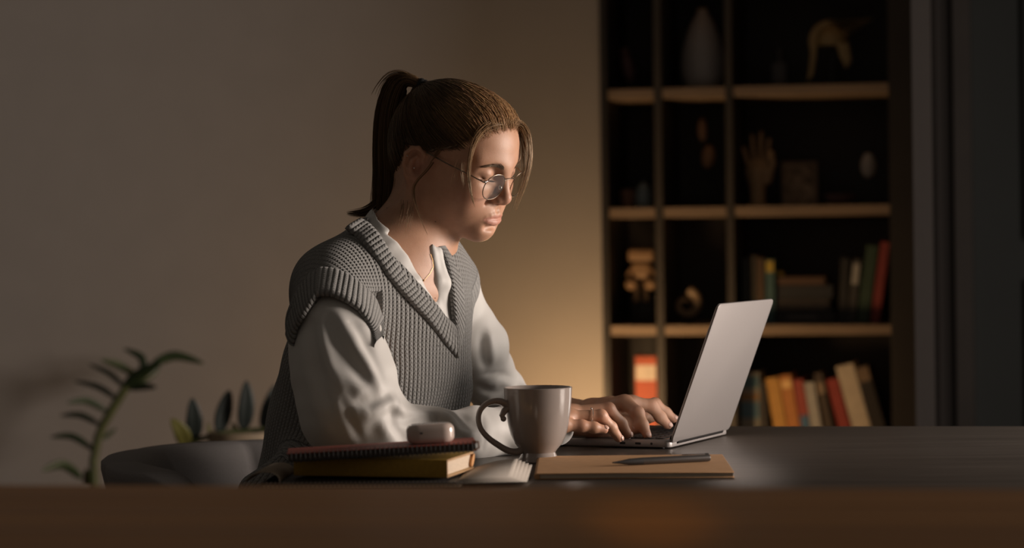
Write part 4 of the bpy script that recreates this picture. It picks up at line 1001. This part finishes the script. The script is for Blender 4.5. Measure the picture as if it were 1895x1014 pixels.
fold([(893, 762), (894, 780), (895, 800), (893, 832)], -.0016, .0022)
fold([(583, 602), (615, 598), (650, 597), (680, 602)], -.0012, .0020)
fold([(905, 612), (908, 640), (912, 668)], .0050, .008); fold([(893, 625), (894, 655), (900, 682)], -.0050, .008)
fold([(900, 694), (922, 692), (946, 700)], -.0045, .007); fold([(910, 712), (930, 706), (952, 714)], .0045, .007); fold([(885, 715), (908, 728), (940, 732)], -.0045, .008)
fold([(880, 740), (905, 748), (935, 752)], .0040, .008)
def shirt_post(P, g):
    c = P.mean(0); out = np.zeros(len(P)); r = .5 * np.linalg.norm(P.max(0) - P.min(0))
    for L_, A, w_ in FOLDS:
        lo, hi = L_.min(0) - 3 * w_ - r, L_.max(0) + 3 * w_ + r
        if (c < lo).any() or (c > hi).any(): continue
        m = np.full(len(P), 9.0); tt = np.zeros(len(P))
        for i in range(len(L_) - 1):
            ba = L_[i + 1] - L_[i]; h = np.clip((P - L_[i]) @ ba / (ba @ ba), 0, 1); d_ = np.linalg.norm(P - L_[i] - h[:, None] * ba, axis=1)
            tt = np.where(d_ < m, (i + h) / (len(L_) - 1), tt); m = np.minimum(m, d_)
        out -= A * np.exp(-(m / w_) ** 2) * np.clip(np.sin(np.pi * (.08 + .84 * tt)) * 1.6, 0, 1)
    a_, b_, c_ = P.T
    return out + .0011 * np.sin(a_ * 71 + 2.1 * np.sin(c_ * 57) + 40 * b_) * np.sin(c_ * 43 + 1.7 * np.sin(a_ * 49))
shirt.post = shirt_post
SV_, SF_ = shirt.mesh(.0028)
SV_, SF_ = main_body(SV_, SF_, 1); SV_ = relax(SV_, SF_, 2, .5)
t = NT('white_cotton'); tc = t.n('ShaderNodeTexCoord'); n1 = t.n('ShaderNodeTexNoise', i_Scale=1400.0, i_Detail=2.0); t.l(tc.outputs['Object'], n1.inputs['Vector'])
t.b.inputs['Base Color'].default_value = (.61, .59, .56, 1); t.b.inputs['Roughness'].default_value = .55; t.b.inputs['Sheen Weight'].default_value = .2; t.b.inputs['Specular IOR Level'].default_value = .4
t.bump(n1.outputs[0], .15, .0005); M_cotton = t.m
onp(np_mesh('shirt', SV_, SF_, M_cotton))
# ---- trousers and shoes (under the desk)
leg = SDF(); fw = np.array([math.cos(rd(30)), -math.sin(rd(30)), 0]); rt = np.array([-math.sin(rd(30)), -math.cos(rd(30)), 0])
leg.ell(PEL + np.array([0, 0, .02]), (.14, .16, .11), .05)
for s in (-1, 1):
    hp = PEL + rt * s * .09; kn = hp + fw * .41 + np.array([0, 0, -.03]); an = np.array([*(kn + fw * .02)[:2], .10])
    leg.cone(hp, kn, .085, .062, .05); leg.cone(kn, an, .062, .045, .03)
LV, LF = leg.mesh(.008); onp(np_mesh('trousers', LV, LF, mat('dark_denim', (.05, .055, .07), .85)))
for s in (-1, 1):
    an = PEL + rt * s * .09 + fw * .43
    sh = SDF(); c = np.array([an[0], an[1], .0])
    sh.cone(c + [0, 0, .10], c + [0, 0, .05], .044, .044, .03); sh.cone(c + [0, 0, .045] - fw * .03, c + fw * .17 + [0, 0, .036], .042, .034, .03)
    sh.fn(lambda P: P[:, 2] - .004, 's', .004)
    a_, b_ = sh.mesh(.006); onp(np_mesh('shoe', a_, b_, mat('black_leather', (.02, .02, .022), .4)))
# ------------------------------------------------------------------ hair
def tubes(P, R, col):
    """many thin three-sided tubes; P (n,k,3), R (n,k), col (n,3)"""
    n, k, _ = P.shape; T = np.gradient(P, axis=1); T /= np.maximum(np.linalg.norm(T, axis=2, keepdims=True), 1e-9)
    ref = np.array([.31, .87, .39]); A = np.cross(T, ref); A /= np.maximum(np.linalg.norm(A, axis=2, keepdims=True), 1e-9); Bv = np.cross(T, A)
    V = np.stack([P + R[..., None] * (A * math.cos(a) + Bv * math.sin(a)) for a in (0, 2.0944, 4.18879)], 2)
    idx = np.arange(n * k * 3).reshape(n, k, 3); F = []
    for j in range(3): F.append(np.stack([idx[:, :-1, j], idx[:, :-1, (j + 1) % 3], idx[:, 1:, (j + 1) % 3], idx[:, 1:, j]], -1).reshape(-1, 4))
    return V.reshape(-1, 3), np.concatenate(F), np.repeat(col, k * 3, 0)
t = NT('hair_strands'); at = t.n('ShaderNodeAttribute', attribute_name='tint'); t.l(at.outputs['Color'], t.b.inputs['Base Color'])
t.b.inputs['Roughness'].default_value = .38; t.b.inputs['Specular IOR Level'].default_value = .55; t.b.inputs['Specular Tint'].default_value = (1, .8, .55, 1); M_hair = t.m
def xline(z): return np.interp(z, [-.12, -.05, .0, .022, .026, .036, .042, .055, .072, .086, .10], [-.080, -.055, -.050, -.048, .006, .016, .032, .050, .064, .073, .082])
cap = SDF(); skull(cap, .0045)
cap.cone((-.055, 0, .0), (-.070, 0, -.055), .052, .040, .03, fr=HD)
hair_vol = cap.copy()
def cutface(P):
    q = HD.inv(P); return (xline(q[:, 2]) - .011 - q[:, 0]) * HD.k
cap.fn(cutface, 's', .003)
cap.fn(lambda P: (HD.inv(P)[:, 2] + .080) * HD.k, 's', .008)
CV, CF = cap.mesh(.0028); CV = relax(CV, CF, 1)
hc = np.tile(np.array([.050, .030, .016]), (len(CV), 1))
def hair_cols(n, lo=.5, hi=1.5): return np.array([.135, .079, .040]) * RNG.uniform(lo, hi, (n, 1)) * np.stack([np.ones(n), RNG.uniform(.93, 1.05, n), RNG.uniform(.85, 1.1, n)], 1)
hair_o = onp(np_mesh('hair', CV, CF, M_hair, cols=hc))
def add_hair(name, P, R, col, par=None): 
    V, F, c = tubes(P, R, col); o = np_mesh(name, V, F, M_hair, cols=c); onp(o)
    if par is not None: o.parent = par; o.matrix_parent_inverse = Matrix.Identity(4)
    return o
TIE = HD.p((-.112, .0, .098))
# combed strands over the skull, all running to the tie
SVx, _f = hair_vol.mesh(.003); qq = HD.inv(SVx); SVx = SVx[(qq[:, 0] < xline(qq[:, 2]) + .003) & (qq[:, 2] > -.080)]
q = HD.inv(SVx); front = np.exp(-((q[:, 0] - xline(q[:, 2])) / .012) ** 2)
pw = .5 + 2.2 * front * (q[:, 2] > .034)
n = 7200; pick = RNG.choice(len(SVx), n, p=pw / pw.sum())
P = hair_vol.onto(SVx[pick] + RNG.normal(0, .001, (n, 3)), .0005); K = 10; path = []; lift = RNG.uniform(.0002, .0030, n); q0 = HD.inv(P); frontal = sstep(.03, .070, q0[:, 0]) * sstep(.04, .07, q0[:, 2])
edge = (front[pick] > .35).astype(float); P = hair_vol.onto(P + HD.R[:, 0] * (edge * RNG.uniform(-.002, .005, n) * HD.k)[:, None] - HD.R[:, 2] * (edge * RNG.uniform(0, .002, n) * HD.k)[:, None], .0)
ln = RNG.uniform(.008, .013, n) * HD.k; sw = RNG.normal(0, .10, n)
for i in range(K):
    prof = math.sin(math.pi * min(1, (i + .6) / (K - 1))) ** .7
    path.append(hair_vol.onto(P, 0, 1) + hair_vol.grad(P) * (-.0050 * edge * max(0, 1 - i / 2.2) + lift * prof + .004 * frontal * math.sin(math.pi * i / (K - 1)) * RNG.uniform(.3, 1, n))[:, None])
    g = TIE - P; dist = np.linalg.norm(g, axis=1); nn = hair_vol.grad(P); tg = g - (g * nn).sum(1)[:, None] * nn; tg /= np.maximum(np.linalg.norm(tg, axis=1), 1e-6)[:, None]
    bt = np.cross(nn, tg); near = sstep(.008, .035, dist)[:, None]
    P = P + (tg + bt * sw[:, None] * (1 - i / K)) * ln[:, None] * near; P = hair_vol.onto(P, .0, 1)
P = np.stack(path, 1); R = np.outer(RNG.uniform(.00028, .00058, n), np.interp(np.arange(K), [0, 2, K - 3, K - 1], [.25, 1, 1, .25]))
cl = hair_cols(n); cl *= (.70 + 2.0 * frontal)[:, None]  # front strands blonder, with the golden highlight put into their colour
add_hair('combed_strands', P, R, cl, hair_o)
# strands from the skull up to the tie
n = 420; a = RNG.uniform(0, 2 * math.pi, n); ring = HD.p((-.094, 0, .098)) + .030 * (np.cos(a)[:, None] * HD.R[:, 1] + np.sin(a)[:, None] * nrm(HD.R @ np.array([.5, 0, .85])))
ring = hair_vol.onto(ring, .001, 3); s_ = np.linspace(0, 1, 6)
P = ring[:, None] * (1 - s_[None, :, None]) + (TIE + RNG.normal(0, .0035, (n, 3)))[:, None] * s_[None, :, None]
add_hair('gathered_strands', P, np.full((n, 6), .0008), hair_cols(n, .4, 1.1), hair_o)
# ponytail
dT = TIE[1]
def spl(pts, n):
    pts = np.asarray(pts, float); u = np.linspace(0, len(pts) - 1, n); out = []
    for t_ in u:
        k0 = min(int(t_), len(pts) - 2); f = t_ - k0; a0, a1, a2, a3 = pts[max(k0 - 1, 0)], pts[k0], pts[k0 + 1], pts[min(k0 + 2, len(pts) - 1)]
        out.append(.5 * (2 * a1 + (a2 - a0) * f + (2 * a0 - 5 * a1 + 4 * a2 - a3) * f * f + (3 * a1 - a0 - 3 * a2 + a3) * f ** 3))
    return np.array(out)
tp = proj(TIE)
def tail(n, line, wid, dep, c0, c1, t0=(.75, 1.0), rr=.0006, name='ponytail'):
    K = 20; base = spl([Wp(x, y, dT + dd) for x, y, dd in line], K); wd = np.interp(np.linspace(0, 1, K), np.linspace(0, 1, len(wid)), wid); dp = np.interp(np.linspace(0, 1, K), np.linspace(0, 1, len(dep)), dep)
    tg = np.gradient(base, axis=0); sd = np.stack([tg[:, 2], np.zeros(K), -tg[:, 0]], 1); sd /= np.linalg.norm(sd, axis=1)[:, None]
    a = RNG.uniform(0, 2 * math.pi, n); r = np.sqrt(RNG.uniform(0, 1, n)); ox, oy = r * np.cos(a), r * np.sin(a); e = RNG.uniform(*t0, n)
    dx = RNG.normal(0, .16, n); P = np.zeros((n, K, 3))
    for i in range(n):
        u = np.linspace(0, e[i], K); ii = u * (K - 1)
        at_ = lambda arr: np.stack([np.interp(ii, np.arange(K), arr[:, c]) for c in range(3)], 1)
        w_ = np.interp(ii, np.arange(K), wd); d_ = np.interp(ii, np.arange(K), dp)
        P[i] = at_(base) + at_(sd) * (w_ * (ox[i] + dx[i] * u ** 2))[:, None] + np.array([0, 1, 0]) * (d_ * oy[i])[:, None]
    R = np.outer(RNG.uniform(.6, 1.2, n) * rr, np.interp(np.arange(K), [0, 2, K - 5, K - 1], [.8, 1, .9, .15]))
    return add_hair(name, P, R, hair_cols(n, c0, c1), hair_o)
x0, y0 = tp
tail(1300, [(x0, y0, 0), (x0 - 24, y0 - 12, .002), (735, 158, .01), (720, 205, .015), (716, 265, .02), (718, 325, .02), (715, 375, .015), (708, 412, .01)], [.007, .010, .019, .021, .021, .022, .022, .014], [.007, .010, .018, .022, .022, .020, .018, .012], .35, 1.35)
tail(260, [(718, 300, .02), (716, 345, .02), (704, 376, .015), (676, 392, .01), (640, 395, .01)], [.017, .016, .013, .008, .003], [.015, .012, .010, .007, .003], .35, 1.0, (.6, 1.0))
tail(60, [(720, 180, .02), (704, 230, .02), (701, 290, .02), (700, 330, .015), (692, 352, .01)], [.004, .006, .005, .005, .002], [.01, .01, .008, .006, .003], .7, 1.7, (.6, 1.0))
tail(26, [(x0, y0, 0), (750, 138, 0), (724, 138, 0), (704, 158, .0), (694, 182, 0)], [.004, .006, .007, .008, .012], [.004] * 5, .6, 1.4, (.6, 1.0), .0006, 'flyaway_strands')
tail(160, [(752, 300, -.02), (748, 345, -.025), (742, 385, -.03), (730, 420, -.035)], [.014, .015, .016, .018], [.014] * 4, .4, 1.3, (.5, 1.0), .0005)
# loose front locks and wisps
def wisps(n, line, wid, c0, c1, t0=(.6, 1), rr=.0004, name='loose_lock'):
    K = 18; pts = []
    for x, y, dd in line:
        d = body.trace(x, y) if dd is None or abs(dd) < .02 else None
        pts.append(Wp(x, y, (d + (dd or 0)) if d else 3.70 + (dd or 0)))
    base = spl(pts, K); wd = np.interp(np.linspace(0, 1, K), np.linspace(0, 1, len(wid)), wid); P = np.zeros((n, K, 3)); e = RNG.uniform(*t0, n)
    o = RNG.normal(0, .5, (n, 3)); o2 = RNG.normal(0, .4, (n, 3))
    for i in range(n):
        ii = np.linspace(0, e[i], K) * (K - 1); at_ = np.stack([np.interp(ii, np.arange(K), base[:, c]) for c in range(3)], 1); w_ = np.interp(ii, np.arange(K), wd)
        P[i] = at_ + w_[:, None] * (o[i] + o2[i] * (ii / K)[:, None])
    R = np.outer(RNG.uniform(.6, 1.2, n) * rr, np.interp(np.arange(K), [0, 3, K - 6, K - 1], [.8, 1, .8, .2]))
    return add_hair(name, P, R, hair_cols(n, c0, c1), hair_o)
F0 = 3.62
wisps(90, [(925, 229, .0), (905, 232, -.004), (888, 246, -.006), (876, 268, -.008), (869, 300, -.010), (868, 330, -.011), (873, 362, -.012), (880, 386, -.010)], [.006, .006, .005, .004, .003, .0028, .0018, .0008], 1.3, 2.6)
wisps(90, [(945, 226, .00), (958, 228, -.03), (972, 246, -.03), (978, 275, -.03), (977, 305, -.03), (969, 340, -.03), (958, 370, -.03), (950, 394, -.03)], [.006, .006, .006, .005, .005, .005, .004, .003], 1.1, 2.3, (.5, 1))
wisps(30, [(942, 228, .00), (955, 236, -.03), (963, 265, -.03), (964, 310, -.035), (957, 350, -.03)], [.005, .006, .007, .006, .005], .9, 2.0, (.5, 1))
wisps(14, [(801, 300, -.004), (790, 315, -.008), (768, 340, -.014), (766, 366, -.014), (776, 398, -.012), (793, 440, -.01)], [.002, .002, .002, .002, .002, .001], 1.0, 2.2, (.6, 1))
wisps(16, [(822, 268, -.003), (806, 288, -.006), (795, 302, -.010)], [.006, .004, .002], 1.0, 1.9)
wisps(8, [(848, 300, -.003), (841, 325, -.006), (836, 350, -.006)], [.004, .004, .003], .9, 1.6, (.5, 1), .00025)
wisps(8, [(858, 300, -.003), (856, 322, -.006), (860, 345, -.006)], [.004, .004, .003], .9, 1.6, (.5, 1), .00025)
wisps(12, [(748, 372, -.010), (745, 400, -.014), (738, 424, -.016)], [.006, .006, .005], .8, 1.6, (.5, 1), .00028)
wisps(12, [(762, 380, -.010), (757, 405, -.014), (748, 436, -.016)], [.006, .006, .005], .8, 1.6, (.5, 1), .00028)
tb_ = MB(); tgt = nrm(Wp(x0 - 20, y0 - 9, dT) - TIE)
tr = [TIE + tgt * (i / 6 - .5) * .016 for i in range(7)]
M_band = mat('black_elastic', (.008, .0075, .007), .8, vary=.1, scale=300, bump=.3)
o = onp(tb_.tube(tr, [.0095, .0118, .0125, .0115, .0125, .0118, .0095], 20).done('hair_tie', M_band)); o.parent = hair_o; o.matrix_parent_inverse = Matrix.Identity(4)
# ------------------------------------------------------------------ brows and lashes
def brow(s, n):
    u = RNG.uniform(0, 1, n); v = RNG.normal(0, 1, n) * np.interp(u, [0, .3, 1], [.0021, .0020, .0008])
    q = np.stack([.100 - .014 * u ** 1.6, s * (0.0155 + .036 * u), .0350 + .0035 * np.sin(u * 2.1) - .003 * u + v], 1)
    P0 = body.onto(HD.o + q @ HD.R.T * HD.k, .0004, 4); dq = np.stack([-.25 * np.ones(n) - .4 * u, s * (.9 * np.ones(n)), .9 - 1.25 * u], 1)
    L_ = RNG.uniform(.005, .009, n); D = dq @ HD.R.T; D /= np.linalg.norm(D, axis=1)[:, None]; k_ = np.linspace(0, 1, 5)
    P = np.stack([body.onto(P0 + D * (L_ * t_)[:, None], .0004 + .0007 * math.sin(3 * t_), 2) for t_ in k_], 1)
    V, F, c = tubes(P, np.outer(np.full(n, .00024), [1, 1, .9, .6, .15]), np.array([.085, .048, .027]) * RNG.uniform(.6, 1.3, (n, 1))); return onp(np_mesh('eyebrow', V, F, M_hair, cols=c))
brow(-1, 330); brow(1, 200)
def lash(s, n=40):
    u = np.linspace(0, 1, n); q = np.stack([.0872 - .0078 * u ** 1.4, s * (.0185 + .028 * u), .0118 + .0024 * u - .0016 * np.sin(math.pi * u)], 1)
    P0 = body.onto(HD.o + q @ HD.R.T * HD.k, -.0004, 4); D = np.stack([.75 - .5 * u, s * (-.25 + 1.0 * u), -.42 * np.ones(n)], 1) @ HD.R.T; up = HD.R[:, 2]
    L_ = RNG.uniform(.0055, .0078, n); k_ = np.linspace(0, 1, 5)
    P = np.stack([P0 + D * (L_ * t_)[:, None] + up * (.0022 * t_ * t_) for t_ in k_], 1); nn = n
    V, F, c = tubes(P, np.outer(np.full(n, .00042), [1.2, 1, .8, .5, .15]), np.tile([.012, .009, .008], (nn, 1)))
    V2, F2, c2 = tubes(P0[None] + HD.R[:, 0] * .0002, np.full((1, n), .0007), np.array([[.016, .010, .008]]))
    return onp(np_mesh('eyelashes', np.concatenate([V, V2]), np.concatenate([F, F2 + len(V)]), M_hair, cols=np.concatenate([c, c2])))
lash(-1); lash(1)
# ------------------------------------------------------------------ glasses and jewellery
M_gold = mat('thin_gunmetal_frame', (.26, .20, .15), .28, .9, vary=.03, bump=0); M_sil = mat('silver', (.75, .72, .68), .18, 1.0, vary=.02, bump=0)
t = NT('lens_glass'); tr_ = t.n('ShaderNodeBsdfTransparent'); gs = t.n('ShaderNodeBsdfGlossy', i_Roughness=.03); mxs = t.n('ShaderNodeMixShader')
tr_.inputs[0].default_value = (.96, .96, .95, 1); mxs.inputs[0].default_value = .014; t.l(tr_.outputs[0], mxs.inputs[1]); t.l(gs.outputs[0], mxs.inputs[2]); t.l(mxs.outputs[0], t.t.nodes['Material Output'].inputs[0])
M_lens = t.m
gl = bpy.data.objects.new('glasses', None); C.objects.link(gl); gl.empty_display_size = .02; onp(gl)
def gpart(o): o.parent = gl; return o
GX = .1045
def lpt(s, a, k=1.0):
    c, si = math.cos(a), math.sin(a); e = 1.0
    yy = .0232 * math.copysign(abs(c) ** .92, c) * k; zz = .0225 * math.copysign(abs(si) ** .92, si) * k
    return (GX - .006 * ((yy / .0232 + 1) / 2) ** 1.5 * 1.0 + .10 * zz, s * (.0345 + yy), .0065 + zz)
for s in (-1, 1):
    ring = [HD.p(lpt(s, a)) for a in np.linspace(0, 2 * math.pi, 49)[:-1]]
    gpart(MB().tube(ring, .00075, 8, closed=True).done('rim', M_gold))
    b = bmesh.new(); rr_ = [b.verts.new(HD.p(lpt(s, a, .985))) for a in np.linspace(0, 2 * math.pi, 49)[:-1]]; f = b.faces.new(rr_)
    r = bmesh.ops.extrude_face_region(b, geom=[f]); off = Vector(HD.R[:, 0] * .0011)
    for v in r['geom']:
        if isinstance(v, bmesh.types.BMVert): v.co += off
    bmesh.ops.recalc_face_normals(b, faces=b.faces[:]); g = MB(); g._add(b); gpart(g.done('lens', M_lens))
    hz = lpt(s, rd(28)); hinge = (hz[0] - .003, s * .0625, .0155)
    gpart(MB().tube([HD.p(hz), HD.p((hz[0] - .0005, s * .0600, .0158)), HD.p(hinge)], .0011, 8).ball(HD.p((hz[0] - .001, s * .0595, .0158)), .0019).done('hinge', M_sil))
    gpart(MB().tube([HD.p(q_) for q_ in (hinge, (.070, s * .0700, .0190), (.030, s * .0770, .0215), (-.012, s * .0790, .0240), (-.030, s * .0775, .0200), (-.040, s * .0730, .0040))], [.0009, .0009, .0010, .0013, .0014, .0012], 8).done('temple', M_gold))
    gpart(MB().ball(HD.p((.098, s * .0095, .0025)), (.0030, .0022, .0042)).tube([HD.p((.0985, s * .0098, .0030)), HD.p((.1020, s * .0120, .0060)), HD.p(lpt(s, rd(180)))], .0005, 6).done('nose_pad', M_lens if False else M_sil))
gpart(MB().tube([HD.p(q_) for q_ in (lpt(-1, rd(150)), (.1075, -.0065, .0205), (.1085, 0, .0218), (.1075, .0065, .0205), lpt(1, rd(150)))], .0009, 8).done('bridge', M_gold))
ef = lambda q_: EARF.p(q_)
for nm, q_, r_ in (('earring', (.002, .0052, -.0335), .0021), ('earring', (-.0125, .0095, .0185), .0011), ('earring', (-.002, .0075, .0005), .0015)):
    onp(MB().ball(ef(q_), r_).done(nm, M_sil))
def neckpt(px, py): return Wp(px, py, body.trace(px, py) - .0014)
cp = [(797, 470), (801, 482), (802, 494), (796, 506), (785, 519)]
onp(MB().tube([neckpt(*c) for c in cp] + [neckpt(779, 513), neckpt(774, 505)], .0003, 6).ball(neckpt(784, 519), .0015).done('necklace', mat('gold_chain', (.30, .17, .07), .35, .9, bump=0)))
rp_ = X(1098, 770, 3.618); rdx = nrm(X(1112, 770, 3.622) - X(1054, 772, 3.615)); ra = np.array([0, 0, 1.0]); ra = nrm(ra - rdx * (ra @ rdx)); rb = np.cross(rdx, ra)
rc = X(1054, 772, 3.615) * .30 + X(1112, 770, 3.622) * .70
ring_o = onp(MB().tube([rc + .0112 * (ra * math.cos(a) + rb * math.sin(a)) + rdx * .0016 * math.cos(a) for a in np.linspace(0, 2 * math.pi, 33)[:-1]], .0007, 6, closed=True).ball(rc + ra * .0118, .0015).done('ring', M_sil))
